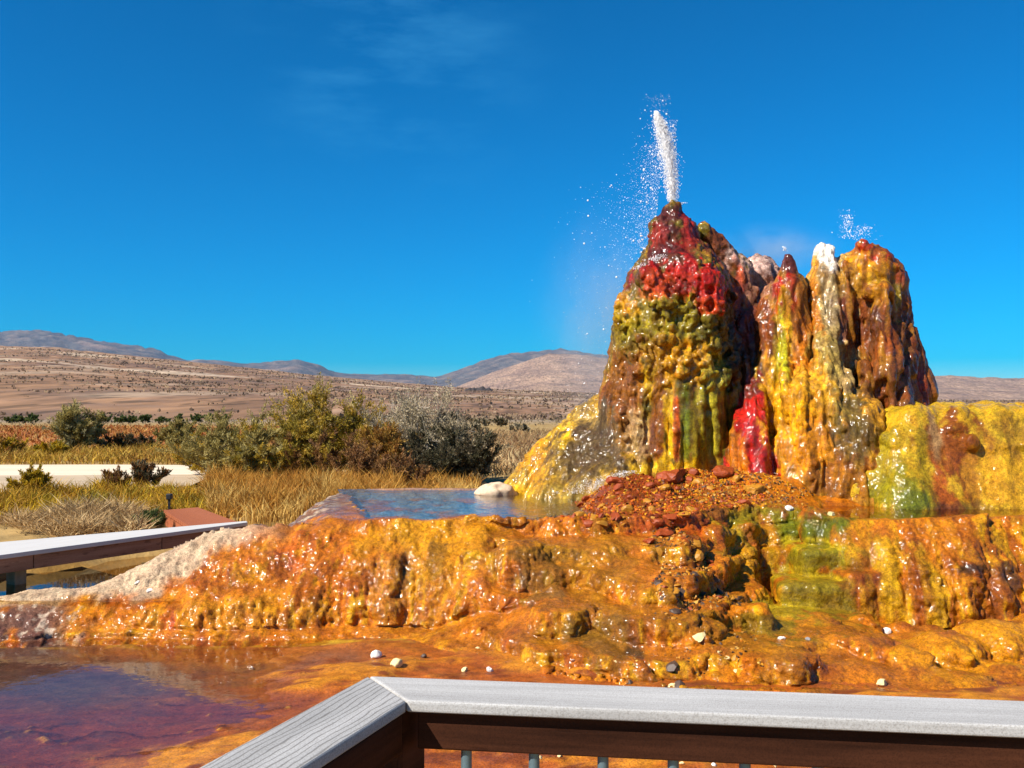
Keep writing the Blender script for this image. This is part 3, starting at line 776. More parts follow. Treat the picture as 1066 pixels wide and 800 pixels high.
# ---------------------------------------------------------------- the rounded golden dome on the right
D = Field((2.6, 7.9, 0.55), (6.3, 11.3, 1.85), 0.018)
D.rbox((4.55, 9.5, 0.95), (1.30, 1.05, 0.66), 0.40, 0.1)
D.ell((3.38, 8.95, 0.85), (0.45, 0.5, 0.42), 0.15)
for a, r in ((945, 20), (968, 15), (990, 18), (1012, 15), (1036, 20), (1062, 18), (1090, 20)):
    p0, p1 = at(a, 442, 8.72), at(a - 3, 535, 8.42)
    D.cone(p0, p1, r*.0085, r*.0125, 0.06)
for i in range(45):
    q = D.hit(rg.uniform(915, 1100), rg.uniform(424, 470))
    if q is not None:
        r = rg.uniform(.02, .045); D.ell(q + (0, r*.55, -r*.3), (r*1.2, r, r*.8), 0.05)
V, Q, _ = D.skin()
V = relax(V, Q, 2, 0.4)
Nn = vnormals(V, Q)
x, y, z = V[:, 0], V[:, 1], V[:, 2]
V = V + Nn * (0.030*noise(x*5, y*5, z*1.0, 120) + 0.080*(np.abs(noise(x*3.2, y*3.2, z*0.35, 127)) - .15) + 0.022*np.abs(noise(x*14, y*14, z*6, 121)) + 0.006*noise(x*38, y*38, z*26, 122))[:, None]
n1 = fbm(x*2, y*2, z*2, 4, 130); n2 = fbm(x*7, y*7, z*3, 4, 134); n3 = fbm(x*18, y*18, z*10, 3, 138)
col = np.tile(np.array((0.56, 0.34, 0.010), F32), (len(V), 1))
col = mixc(col, 0.5 * sst(0.0, 0.5, n2), (0.42, 0.20, 0.010))
col = mixc(col, 0.5 * sst(0.1, 0.5, n3), (0.33, 0.25, 0.012))
col = splats(V, col, [(940,515,30,20,GREEN,.8), (918,490,14,50,OLIVE,.7), (960,522,24,10,GREEN,.7), (990,465,30,36,(0.20,0.045,0.004),.95), (980,515,14,30,(0.30,0.06,0.004),.95), (1005,500,9,34,RUST,.85), (962,480,6,50,OLIVE,.6), (1040,500,30,40,(0.55,0.26,0.012),.6), (1050,450,14,24,BROWN,.5), (975,455,6,26,TAN,.5), (1003,530,40,6,DARK,.5)], D, 0.5*n2 + 0.2*n3)
col = np.clip(col * (1 + 0.25 * n2[:, None]), 0.004, 0.9)
tag(nobj('sinter_dome', V, Q, M_sinter, col), 'broad golden yellow flat topped sinter dome with rusty wet streaks standing in the pool', 'rock dome')
# ---------------------------------------------------------------- low wet flat, water
M_bed = mat_sinter('pond_mat', bscale=55.0, bump=0.35, rough=(0.25, 0.6), vary=0.3)
xs = np.arange(-6.5, 6.6, 0.018); ys = np.arange(1.2, 7.3, 0.016)
gx, gy = (a.ravel().astype(F32) for a in np.meshgrid(xs, ys, indexing='ij'))
wet = sst(-0.8, -2.0, gx + 0.5*noise(gx*0.8, gy*0.8, 0, 201))
n1 = fbm(gx*0.9, gy*1.6, 0, 4, 210); n2 = fbm(gx*4, gy*6, 0, 4, 214); n3 = fbm(gx*14, gy*18, 0, 3, 218)
ph = (gy*3.1 + gx*0.25 + 1.9*noise(gx*0.7, gy*1.3, 0, 222) + 0.5*noise(gx*3, gy*4, 0, 223) + 0.12*n3)
fr = np.abs((ph % 1.0) - 0.5)
rim = sst(0.055, 0.01, fr) * sst(5.9, 5.3, gy + 0.5*n1) * sst(-1.0, -1.5, gx + 0.4*n1) * sst(-0.35, 0.0, noise(gx*1.2, gy*2.5, 0, 225) - 0.02)
steps = np.floor(ph) * -0.0
bz = -0.030 + 0.050 * (1 - wet) + 0.012*n1 + 0.008*n2 + 0.004*n3 + rim * 0.010
bz = bz + 0.03 * sst(0.0, 0.5, n1) * sst(-2.2, -0.6, gx)
BED = (xs.copy(), ys.copy(), bz.reshape(len(xs), len(ys)).copy())
def on_bed(px, py):
    p = at_z(px, py, 0.02)
    for _ in range(6):
        i = int(np.clip(np.searchsorted(BED[0], p[0]), 0, len(BED[0]) - 1)); j = int(np.clip(np.searchsorted(BED[1], p[1]), 0, len(BED[1]) - 1))
        p = at_z(px, py, max(float(BED[2][i, j]), -0.02))
    return p
c = np.tile(np.array((0.125, 0.070, 0.046), F32), (len(gx), 1))
c = mixc(c, sst(6.0, 4.9, gy + 0.8*n1), (0.21, 0.050, 0.018))
c = mixc(c, 0.6*sst(0.0, 0.5, n2), (0.10, 0.045, 0.04))
org = sst(-2.0, -0.7, gx + 0.9*n1 + 0.3*n2 - 0.35*(gy - 5.6))
c = mixc(c, org, (0.34, 0.085, 0.008))
c = mixc(c, org * sst(0.05, 0.4, n1 + 0.4*n2), (0.50, 0.19, 0.010))
c = mixc(c, org * sst(0.1, 0.5, n2), (0.19, 0.045, 0.008))
c = mixc(c, sst(6.05, 6.5, gy + 0.3*n1) * sst(-3.2, -2.2, gx) * 0.8, (0.30, 0.085, 0.010))
c = mixc(c, sst(6.5, 6.62, gy + 0.12*n2) * 0.7 * sst(0.0, 0.25, n2), (0.50, 0.32, 0.02))
c = mixc(c, rim * 0.85, (0.055, 0.012, 0.005))
c = mixc(c, rim * 0.8*sst(0.38, 0.48, n3 + 0.2*n2), (0.50, 0.26, 0.04))
c = np.clip(c * (1 + 0.3*n3[:, None]), 0.004, 0.9)
tag(nobj('pond_bed', np.stack([gx, gy, bz], 1), grid_faces(len(xs), len(ys)), M_bed, c), kind='structure')

M_pond = mat_water('shallow_water', (0.88, 0.80, 0.72), 0.10, 7.0, 0.03)
M_pool = mat_water('pool_water', (0.80, 0.85, 0.85), 0.3, 14.0, 0.05)
M_still = mat_water('still_water', (0.80, 0.66, 0.40), 0.06, 6.0, 0.03)
def sheet(name, x0, x1, y0, y1, z, mat):
    o = nobj(name, [(x0, y0, z), (x1, y0, z), (x1, y1, z), (x0, y1, z)], [(0, 1, 2, 3)], mat)
    return tag(o, kind='structure')
sheet('pond_water', -6.5, 6.5, 1.2, 7.25, 0.0, M_pond)
tag(nobj('pool_water', [(-1.24, 7.5, .738), (1.5, 7.5, .738), (1.5, 10.25, .738), (-1.86, 10.25, .738)], [(0, 1, 2, 3)], M_pool), kind='structure')
sheet('pool_water', 2.3, 5.7, 7.5, 10.5, 0.738, M_still)
sheet('channel_water', -9.0, -2.3, 6.9, 10.2, 0.215, M_still)

# ---------------------------------------------------------------- plain
M_ground = mat_vcol('dry_plain', 0.95, 0.35, 2.5, 0.5, 6.0)
def spaced(lo, hi, n, p=3.2):
    t = np.linspace(-1, 1, n)
    s = np.sinh(t * p) / math.sinh(p)
    return np.where(s < 0, s * -lo, s * hi)
xs = spaced(-9000, 9000, 340, 7.5); ys = np.concatenate([spaced(-60, 60, 60, 2)[:30] , np.linspace(0, 14, 70), 14 + 13000 * (np.exp(np.linspace(0, 7.5, 200)[1:]) - 1) / (math.exp(7.5) - 1)])
gx, gy = (a.ravel().astype(F32) for a in np.meshgrid(xs, ys, indexing='ij'))
n1 = fbm(gx*0.12, gy*0.12, 0, 4, 240); n2 = fbm(gx*0.9, gy*0.9, 0, 4, 244)
inpond = sst(7.3, 6.7, gy) * sst(-12, -8, gx) * sst(12, 8, gx) * sst(-9, -5, gy)
chan = sst(0.65, 0.40, (gx + 3.83)*-0.85 + (gy - 7.19)*0.53) * sst(6.5, 7.0, gy) * sst(9.9, 9.0, gy - 0.5*(gx + 3)) * sst(-2.0, -2.6, gx) * sst(-10, -8.5, gx)
undr = sst(6.5, 7.5, gy) * sst(10.8, 10.2, gy) * sst(-1.9, -1.4, gx) * sst(6.0, 5.0, gx)
dw_ = (gx + 3.83)*-0.85 + (gy - 7.19)*0.53
gz = 0.30 + 0.13*np.exp(-((dw_ - 1.15)/.28)**2)*sst(-2.7, -3.2, gx)*sst(9.8, 8.8, gy) + 0.05*n2*sst(7, 9, gy) - np.maximum(np.maximum(0.62*inpond, 0.22*chan), 0.5*undr)
c = np.tile(np.array((0.34, 0.225, 0.085), F32), (len(gx), 1))
c = mixc(c, sst(-0.2, 0.4, n2), (0.27, 0.16, 0.045))
fld = sst(30, 36, gy + 3*n1) * sst(72, 62, gy) * sst(-3, -9, gx)
c = mixc(c, 0.9*fld, (0.30, 0.085, 0.016))
c = mixc(c, fld*sst(0.0, 0.5, n2), (0.36, 0.19, 0.05))
c = mixc(c, sst(70, 100, gy), (0.26, 0.19, 0.12))
c = mixc(c, chan*0.9, (0.26, 0.13, 0.02))
tag(nobj('ground', np.stack([gx, gy, gz], 1), grid_faces(len(xs), len(ys)), M_ground, c), kind='structure')

M_playa = mat_plain('pale_silt', (0.66, 0.54, 0.38), 0.95, 0.14, 1.5, (0.3, 2, 1), 0.3)
a = np.linspace(0, 1, 60)
near = [(-30 + 25.0*t, 14.6 + 0.35*noise(t*9, 0, 0, 7) - 0.3*t) for t in a]
farr = [(-36 + 29.6*t, 21.3 + 0.5*noise(t*7, 3, 0, 7)) for t in a]
V = [(px_, py_, 0.340) for px_, py_ in near] + [(px_, py_, 0.340) for px_, py_ in farr]
tag(nobj('silt_flat', V, [(i, i+1, 61+i, 60+i) for i in range(59)], M_playa), kind='structure')

M_silt = mat_plain('tan_silt', (0.44, 0.33, 0.21), 0.95, 0.18, 2.0, (0.3, 2, 1), 0.3)  # darker tan sheet over the near strip of the silt
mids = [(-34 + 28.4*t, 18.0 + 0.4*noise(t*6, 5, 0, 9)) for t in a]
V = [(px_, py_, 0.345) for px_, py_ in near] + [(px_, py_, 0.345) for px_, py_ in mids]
tag(nobj('tan_silt', V, [(i, i+1, 61+i, 60+i) for i in range(59)], M_silt), kind='structure')

# ---------------------------------------------------------------- hills
M_hill = mat_vcol('desert_slope', 0.95, 0.45, 0.16, 0.0, stretch=(1, 0.14, 1), scrub=True)
def hills(name, knots, d0, d1, base, mat, colf, na=420, nd=120, a0=-500, a1=1560, seed=300, pw=1.0, rough=0.05, zfoot=0.32, crag=0.03):
    """a sheet of real slopes from the foot at distance d0 up to a ridge at d1 and down behind it"""
    K_ = np.array(knots, float)
    ang = np.linspace(a0, a1, na); rr = np.concatenate([np.linspace(0, 1, nd) ** 1.7, 1 + np.linspace(0.03, 0.5, 18)])
    A, r_ = np.meshgrid(ang, rr, indexing='ij')
    el = (HY - np.interp(A, K_[:, 0], K_[:, 1])) / FPX
    Y = d0 + r_ * (d1 - d0)
    X = (A - 533) / FPX * Y
    zr = el * d1 + CAMZ
    L = (d1 - d0)
    n_ = fbm(X/L*6, Y/L*6, 0, 5, seed); nf = fbm(X/L*30, Y/L*30, 0, 4, seed+7)
    s = np.clip(r_, 0, 1) ** pw
    Z = zfoot + (zr - zfoot) * (s - 0.9*np.maximum(r_-1, 0))
    env = np.clip(r_, 0, 1) * (1.02 - np.clip(r_, 0, 1))
    Z = Z + (zr) * (rough * n_ * env * 3.0 + crag * (nf - 0.4*np.abs(nf)) * np.clip(r_*1.2, 0, 1))
    col = colf(X.ravel(), Y.ravel(), Z.ravel(), r_.ravel(), n_.ravel(), nf.ravel(), A.ravel())
    o = nobj(name, np.stack([X.ravel(), Y.ravel(), Z.ravel()], 1), grid_faces(na, len(rr))[:, ::-1], mat, np.clip(col, 0.005, 0.9))
    tag(o, kind='structure')
    return A, X, Y, Z
def c_near(X, Y, Z, r, n, nf, A):
    c = np.tile(np.array((0.27, 0.150, 0.078), F32), (len(X), 1))
    c = mixc(c, sst(0.5, 0.95, r + 0.25*n), (0.33, 0.19, 0.10))
    c = mixc(c, 0.6*sst(0.0, 0.5, nf), (0.15, 0.095, 0.07))
    st = 0.5*noise(X*0.006, Y*0.006, 0, 330) + 0.5*nf + 0.7*fbm(X*0.05, Y*0.008, 0, 4, 332)
    c = mixc(c, 0.5*sst(0.15, 0.5, st), (0.42, 0.31, 0.21))
    c = mixc(c, 0.6*sst(0.15, 0.45, -st), (0.13, 0.085, 0.065))
    pat = sst(0.30, 0.42, noise(X*0.012, Y*0.012, 0, 335) + 0.25*nf) * sst(0.1, 0.3, r)
    return mixc(c, pat*0.8, (0.50, 0.38, 0.26))
def c_far(X, Y, Z, r, n, nf, A):
    c = np.tile(np.array((0.105, 0.090, 0.085), F32), (len(X), 1))
    c = mixc(c, sst(0.0, 0.5, nf), (0.20, 0.15, 0.12))
    return mixc(c, 0.7*sst(0.15, 0.5, n - 0.5*r + 0.2), (0.30, 0.20, 0.15))
def c_pale(X, Y, Z, r, n, nf, A):
    c = np.tile(np.array((0.34, 0.225, 0.155), F32), (len(X), 1))
    return mixc(c, 0.6*sst(0.0, 0.5, nf), (0.20, 0.14, 0.11))
HA, HX, HYd, HZ = hills('hillside', [(-500,350),(-100,357),(0,360),(60,362),(130,370),(200,377),(260,383),(330,391),(400,397),(470,403),(540,406),(620,409),(760,414),(1000,417),(1600,416)],
      105, 1500, 0, M_hill, c_near, 620, 170, seed=300, pw=1.12, rough=0.05, crag=0.02)
hills('pale_hill', [(-500,424),(420,420),(470,405),(500,393),(540,378),(572,369),(610,370),(640,374),(720,388),(800,400),(900,396),(960,392.5),(990,391),(1020,393),(1066,394),(1200,392),(1600,396)],
      1600, 3600, 0, M_hill, c_pale, 420, 70, seed=340, rough=0.09, crag=0.06)
hills('mountain_range', [(-500,352),(-100,345),(0,344.5),(48,344),(62,347),(100,354),(140,359),(165,364),(178,371),(195,376),(208,374.5),(232,376),(258,379),(290,376),(312,374),(330,380),(350,388),(380,390),(400,389),(440,391),(458,392),(480,384),(500,376),(530,368),(560,366),(583,363),(600,366),(640,372),(700,385),(900,400),(1066,402),(1600,400)],
      4200, 7600, 0, M_hill, c_far, 520, 70, seed=370, rough=0.10, crag=0.05)
rgo = np.random.default_rng(77)
def crag_rock(px, py, Y, w, h, seed):
    """dark basalt outcrop on the slope"""
    c_ = at(px, py, Y)
    n_u, n_v = 60, 14
    u, v = np.meshgrid(np.linspace(0, 1, n_u), np.linspace(0, 1, n_v), indexing='ij')
    env = np.sin(u*math.pi)**0.5
    X = c_[0] + (u - .5)*w; Yv = Y + (v - .3)*w*0.5
    Z = c_[2] + h*env*np.where(v < .25, v/.25, 1 - (v-.25)*0.6)*(0.7 + 0.6*noise(u*9, v*2, 0, seed)) - h*0.5
    col = np.tile(np.array((0.055, 0.045, 0.042), F32), (n_u*n_v, 1))
    return nobj('rock_outcrop', np.stack([X.ravel(), Yv.ravel(), Z.ravel()], 1), grid_faces(n_u, n_v)[:, ::-1], M_hill, col)
tag(crag_rock(52, 395, 520, 38, 4.6, 1), 'long dark basalt outcrop lying high on the tan hillside', 'rock outcrop')
tag(crag_rock(498, 404, 900, 28, 5.5, 3), 'short dark scarp at the foot of the pale distant hill', 'rock outcrop')

# ---------------------------------------------------------------- plants
M_leaf = mat_vcol('leaves', 0.65, 0.0, transl=0.3, spec=0.25)
M_straw = mat_vcol('dry_stems', 0.75, 0.0, transl=0.25, spec=0.25)
M_bark = mat_vcol('bark', 0.9, 0.2, 30.0, spec=0.1)

def blades(P, D, L, Wd, bend=None, rng=None):
    """narrow leaf quads: base, two shoulders, tip"""
    n = len(P)
    D = D / np.maximum(np.linalg.norm(D, axis=1, keepdims=True), 1e-6)
    s = np.cross(D, rng.normal(size=(n, 3)))
    s /= np.maximum(np.linalg.norm(s, axis=1, keepdims=True), 1e-6)
    tip = P + D * L[:, None]
    if bend is not None: tip = tip + bend
    mid = P + D * (L * 0.55)[:, None]
    V = np.stack([P, mid + s * (Wd/2)[:, None], tip, mid - s * (Wd/2)[:, None]], 1).reshape(-1, 3)
    return V, np.arange(n*4).reshape(n, 4)

def pick(rng, cols, n, jit=0.25):
    c = np.array(cols, F32)[rng.integers(0, len(cols), n)]
    c = c * (1 + rng.uniform(-jit, jit, (n, 1)))
    return np.repeat(c, 4, axis=0)

def tube(pts, rad, sides=5):
    pts = np.array(pts, float); n = len(pts)
    d = np.gradient(pts, axis=0); d /= np.maximum(np.linalg.norm(d, axis=1, keepdims=True), 1e-9)
    ref = np.where(np.abs(d[:, 2:3]) > .9, (1., 0, 0), (0, 0, 1.))
    a = np.cross(d, ref); a /= np.linalg.norm(a, axis=1, keepdims=True); b = np.cross(d, a)
    th = np.arange(sides) / sides * 2 * math.pi
    V = pts[:, None] + (a[:, None]*np.cos(th)[None, :, None] + b[:, None]*np.sin(th)[None, :, None]) * np.array(rad)[:, None, None]
    i = np.arange(n-1)[:, None]*sides; j = np.arange(sides)[None]; j2 = (j+1) % sides
    Fq = np.stack([i+j, i+j2, i+sides+j2, i+sides+j], -1).reshape(-1, 4)
    return V.reshape(-1, 3), Fq

def joinm(parts):
    Vs, Fs, o = [], [], 0
    for v, f in parts:
        Vs.append(v); Fs.append(f + o); o += len(v)
    return np.concatenate(Vs), np.concatenate(Fs)

def shrub(name, base, h, w, label, cat, lcols, seed, nstem=14, ntwig=260, nleaf=6000, leaf=0.06, lw=0.014, bark=(0.16, 0.11, 0.07), up=0.55, group=None, twigw=0.010, dead=0.0, depth=None):
    rng = np.random.default_rng(seed)
    depth = depth or w
    root = tag(empty(name, tuple(base)), label, cat, group)
    parts, ts, td, tl_, = [], [], [], []
    for i in range(nstem):
        az = rng.uniform(0, 2*math.pi); sp = rng.uniform(0.1, 1.0) ** 0.7
        ex = np.array((math.cos(az)*w/2*sp, math.sin(az)*depth/2*sp, h*rng.uniform(0.7, 1.0)*(1 - 0.45*sp**2)))
        t = np.linspace(0, 1, 7)[:, None]
        p = np.concatenate([ex[:2][None]*(t**0.8), ex[2]*(t**(1.0 - 0.3*(1-sp)))], 1) + 0.05*h*np.cumsum(rng.normal(0, .25, (7, 3)), 0)*t
        p[0] = (ex[0]*.06, ex[1]*.06, -0.05)
        parts.append(tube(p, np.linspace(0.022, 0.005, 7)*h/1.6, 4))
        m = max(ntwig // nstem, 3)
        tt = rng.uniform(0.22, 1.0, m) * 5.99; k = tt.astype(int)
        st = p[k] + (p[k+1]-p[k])*(tt-k)[:, None]
        out = np.stack([st[:, 0]/w, st[:, 1]/depth, np.full(m, up)], 1) + rng.normal(0, .42, (m, 3))
        ts.append(st); td.append(out/np.linalg.norm(out, axis=1, keepdims=True)); tl_.append(rng.uniform(.10, .30, m)*h)
    ts, td, tl_ = np.concatenate(ts), np.concatenate(td), np.concatenate(tl_)
    tv, tf = blades(ts, td, tl_, np.full(len(ts), twigw), None, rng)
    sv, sf = joinm(parts)
    V, Fq = joinm([(sv, sf), (tv, tf)])
    bc = np.tile(np.array(bark, F32), (len(V), 1)) * rng.uniform(.7, 1.3, (len(V), 1)).astype(F32)
    nobj('branches', V, Fq, M_bark, bc, root)
    nleaf = int(nleaf*3.3)
    live = np.nonzero(rng.uniform(size=len(ts)) > dead)[0]
    k = live[rng.integers(0, len(live), nleaf)]
    s = rng.uniform(0.1, 1.05, nleaf)
    P = ts[k] + td[k]*(tl_[k]*s)[:, None] + rng.normal(0, .016*h, (nleaf, 3))
    P[:, 2] = np.maximum(P[:, 2], 0.02)
    Dr = td[k] + rng.normal(0, .55, (nleaf, 3)) + (0, 0, .2)
    lv, lf = blades(P, Dr, rng.uniform(.6, 1.3, nleaf)*leaf*1.05, rng.uniform(.7, 1.3, nleaf)*lw*1.15, None, rng)
    tint = np.array(lcols, F32)[rng.integers(0, len(lcols), len(ts))]
    c = np.repeat(tint[k]*(1 + rng.uniform(-.3, .3, (nleaf, 1))), 4, axis=0)
    nobj('foliage', lv, lf, M_leaf, np.clip(c, .004, .9), root)
    return root

def gz(px, py):     # on the plain
    return at_z(px, py, 0.30)
SAGE = [(0.33, 0.26, 0.075), (0.40, 0.32, 0.11), (0.26, 0.20, 0.05)]
OLV = [(0.36, 0.24, 0.022), (0.26, 0.19, 0.022), (0.44, 0.28, 0.03)]
GRY = [(0.42, 0.34, 0.21), (0.34, 0.27, 0.16), (0.48, 0.39, 0.24)]
DRK = [(0.085, 0.075, 0.035), (0.12, 0.095, 0.05), (0.07, 0.06, 0.03)]
RDT = [(0.24, 0.11, 0.03), (0.18, 0.085, 0.03), (0.28, 0.15, 0.05)]
AMB = [(0.36, 0.19, 0.03), (0.28, 0.12, 0.022), (0.42, 0.25, 0.05)]
YLW = [(0.50, 0.32, 0.012), (0.42, 0.27, 0.015), (0.36, 0.26, 0.02)]
GRN = [(0.10, 0.13, 0.03), (0.13, 0.15, 0.035), (0.08, 0.10, 0.03)]
G1 = 'shrubs crowded together behind the blue pool'
def gY(px, Y): return ((px - 533)*Y/FPX, Y, 0.28)
shrub('shrub', gY(252, 17.2), 1.22, 2.4, 'grey green shrub at the left end of the thicket behind the reeds', 'shrub', SAGE, 1, 18, 420, 9000, group=G1)
shrub('shrub', gY(218, 18.0), .85, 1.3, 'low dull olive shrub beside the pale silt, left edge of the thicket', 'shrub', OLV, 2, 12, 200, 4500, group=G1)
shrub('shrub', gY(295, 17.6), 1.36, 1.7, 'bright olive shrub with upright tips between grey green and tall ones', 'shrub', OLV, 3, 12, 260, 6000, group=G1)
shrub('tall_shrub', gY(337, 17.8), 1.68, 2.1, 'tallest olive yellow shrub with feathery leaning crown in the thicket', 'shrub', OLV + [SAGE[1]], 4, 18, 460, 10500, group=G1)
shrub('shrub', gY(381, 17.6), 1.5, 1.3, 'narrow olive green shrub right of the tallest feathery one', 'shrub', OLV, 5, 12, 240, 6000, group=G1)
shrub('bare_shrub', gY(438, 17.4), 1.72, 2.1, 'bare grey twiggy shrub with rounded crown behind the blue pool', 'shrub', GRY, 6, 26, 900, 6500, leaf=0.04, bark=(0.27, 0.23, 0.18), group=G1, dead=.2, twigw=.012)
shrub('shrub', gY(402, 16.6), 1.15, 1.0, 'amber dry shrub at the foot of the bare grey one', 'shrub', AMB, 7, 12, 240, 4500, group=G1)
shrub('dark_shrub', gY(455, 16.4), 0.95, 1.3, 'dark shaded brown shrub at the far edge of the blue pool', 'shrub', DRK, 8, 14, 300, 5500, group=G1)
shrub('dark_shrub', gY(492, 16.8), 0.95, 1.1, 'dark low shrub at the right end of the thicket', 'shrub', DRK + [GRY[1]], 9, 12, 220, 4000, group=G1)
shrub('dark_shrub', gY(470, 17.2), 1.2, 1.4, 'grey brown bushy shrub half behind the bare grey one', 'shrub', GRY + DRK, 10, 14, 300, 4500, group=G1)
shrub('twiggy_shrub', gY(372, 15.6), 0.85, 1.0, 'reddish bare twiggy shrub standing among the tall reeds', 'shrub', RDT, 11, 18, 320, 2200, leaf=.04, bark=(0.22, 0.10, 0.05), group=G1, up=.9)
shrub('twiggy_shrub', gY(415, 14.6), 0.62, 0.9, 'reddish brown twigs close to the left rim of the blue pool', 'shrub', RDT, 12, 18, 300, 2000, leaf=.04, bark=(0.24, 0.11, 0.06), group=G1, up=.9)
shrub('shrub', gY(320, 16.2), 0.9, 1.4, 'low olive brown shrub in front of the tallest feathery one', 'shrub', OLV + RDT, 13, 14, 260, 5000, group=G1)
shrub('shrub', gY(272, 15.8), 0.75, 1.2, 'low grey green shrub just behind the amber reeds', 'shrub', SAGE + OLV, 14, 14, 240, 4500, group=G1)
shrub('round_shrub', gY(82, 27.6), 1.38, 1.5, 'round pale green shrub standing alone beyond the pale silt', 'shrub', SAGE + [(0.28, 0.25, 0.12)], 15, 16, 380, 7500, leaf=.09, lw=.02)
shrub('round_shrub', gY(184, 29), 0.95, 1.2, 'smaller grey green shrub between the lone round one and the thicket', 'shrub', SAGE, 16, 14, 260, 5000, leaf=.08, lw=.02)
shrub('dark_shrub', gY(120, 28.5), 0.5, 1.9, 'dark low shrub right of the lone round pale green one', 'shrub', DRK + RDT, 17, 14, 220, 3000, leaf=.08, lw=.02)
shrub('dark_shrub', gY(150, 29.5), 0.45, 1.3, 'dark low shrub left of the smaller grey green one', 'shrub', DRK, 18, 12, 180, 2500, leaf=.08, lw=.02)
shrub('rabbitbrush', gY(52, 25.5), 0.42, 0.8, 'yellow mound of brush at the left foot of the lone round shrub', 'shrub', YLW, 19, 12, 160, 3000, leaf=.07, lw=.018)
shrub('rabbitbrush', gY(6, 25.0), 0.65, 1.2, 'golden brown brush at the left edge beyond the silt', 'shrub', AMB + YLW, 20, 12, 160, 3000, leaf=.07, lw=.018)
shrub('rabbitbrush', gY(31, 13.4), 0.55, 0.5, 'bright yellow flowering bush in front of the pale silt', 'shrub', YLW, 21, 10, 200, 4000, leaf=.04, lw=.012)
shrub('spiky_shrub', gY(122, 14.3), 0.42, 0.35, 'rust red spiky weed at the edge of the silt', 'plant', RDT, 22, 12, 160, 1600, leaf=.05, up=1.4)
shrub('spiky_shrub', gY(152, 15.0), 0.50, 0.6, 'dark spiky weed clump at the right end of the silt', 'plant', DRK + RDT, 23, 14, 200, 2400, leaf=.05, up=1.4)
shrub('green_tuft', gY(158, 9.75), 0.26, 0.32, 'small fresh green tuft beside the red boardwalk', 'plant', GRN, 24, 10, 120, 2400, leaf=.05, lw=.008, up=1.0)
rb = np.random.default_rng(8)
for i, px_ in enumerate((-8, 12, 26, 36, 112, 124, 138, 150, 172, 188, 203, 218, 232)):
    shrub('far_shrub', gY(px_ + rb.uniform(-2, 2), rb.uniform(80, 88)), rb.uniform(.55, .8), rb.uniform(1.1, 1.8), 'small dark green bush in the far hedge at the foot of the hillside', 'shrub', GRN, 40+i, 8, 60, 700, leaf=.16, lw=.07, group='bushes in the far hedge')
for i, (px_, Y_, lab) in enumerate(((493, 72, 'small grey bush on the far plain, leftmost of three'), (506, 70, 'middle grey bush of three on the far plain'), (523, 66, 'biggest and rightmost grey bush of three on the far plain'),
                                    (494, 48, 'brownish bush on the tan plain behind the thicket'), (541, 46, 'brown bush on the tan plain left of the yellow ridge'))):
    shrub('far_shrub', gY(px_, Y_), .55 if i != 2 else .75, 1.0 if i != 2 else 1.6, lab, 'shrub', GRY + DRK, 60+i, 8, 60, 800, leaf=.13, lw=.05)

def patch(name, n, area, hr, cols, seed, lean=.25, wd=.009, z0=0.28, clump=0.6, fwd=0.0, keep=None):
    """uncountable grass: single blades rooted over an area given as (x0, x1, y0, y1)"""
    rng = np.random.default_rng(seed)
    x = rng.uniform(area[0], area[1], n*3); y = rng.uniform(area[2], area[3], n*3)
    d = noise(x*1.4, y*1.4, 0, seed) + .5*noise(x*4, y*4, 0, seed+1)
    ok = (d + .35 > rng.uniform(0, clump, n*3))
    if keep is not None: ok &= keep(x, y)
    ok = np.nonzero(ok)[0][:n]
    x, y, d = x[ok], y[ok], d[ok]; n = len(x)
    L = rng.uniform(hr[0], hr[1], n) * (0.75 + .6*np.clip(d, -.3, .6))
    Dr = np.stack([rng.normal(0, lean, n) + fwd, rng.normal(0, lean, n), np.ones(n)], 1)
    bend = np.stack([rng.normal(0, .25, n)*L, rng.normal(0, .25, n)*L, -np.abs(rng.normal(0, .12, n))*L], 1)
    V, Fq = blades(np.stack([x, y, np.full(n, z0)], 1), Dr, L, rng.uniform(.6, 1.5, n)*wd, bend, rng)
    tone = np.array(cols, F32)
    ci = np.clip(((noise(x*.9, y*.9, 0, seed+5)+.5)*len(cols) + rng.normal(0, .7, n)).astype(int), 0, len(cols)-1)
    c = np.repeat(tone[ci]*(1 + rng.uniform(-.3, .3, (n, 1))), 4, axis=0)
    return tag(nobj(name, V, Fq, M_straw, np.clip(c, .004, .9)), kind='stuff')
REED = [(0.40, 0.17, 0.022), (0.54, 0.29, 0.05), (0.48, 0.22, 0.03), (0.30, 0.14, 0.02), (0.60, 0.38, 0.10)]
patch('dry_reeds', 15000, (-4.6, -1.45, 10.3, 15.2), (.26, .56), REED, 401, .16, .010, keep=lambda x, y: (x > -0.345*y + 0.35) & (x < -0.10*y - 0.25))
patch('dry_reeds', 4000, (-1.9, -0.5, 11.6, 15.5), (.2, .42), REED, 402, .2, .010)
patch('golden_weeds', 14000, (-8.5, -3.6, 10.6, 14.5), (.20, .40), [(0.40, 0.26, 0.02), (0.56, 0.36, 0.015), (0.34, 0.18, 0.02), (0.50, 0.27, 0.02), (0.28, 0.21, 0.02)], 403, .28, .012, keep=lambda x, y: x < -0.33*y + 0.3)
patch('matted_straw', 9000, (-6.2, -3.35, 9.2, 10.7), (.25, .42), [(0.52, 0.35, 0.16), (0.40, 0.25, 0.10), (0.60, 0.43, 0.21), (0.28, 0.16, 0.07)], 404, .75, .011, z0=.33, keep=lambda x, y: (y > -1.05*x + 4.6 ) & (x < -0.36*y - .25))
patch('golden_grass', 9000, (-15, -6.4, 21.6, 29), (.22, .42), [(0.46, 0.28, 0.03), (0.36, 0.18, 0.025), (0.50, 0.34, 0.06), (0.28, 0.14, 0.02)], 405, .3, .022)
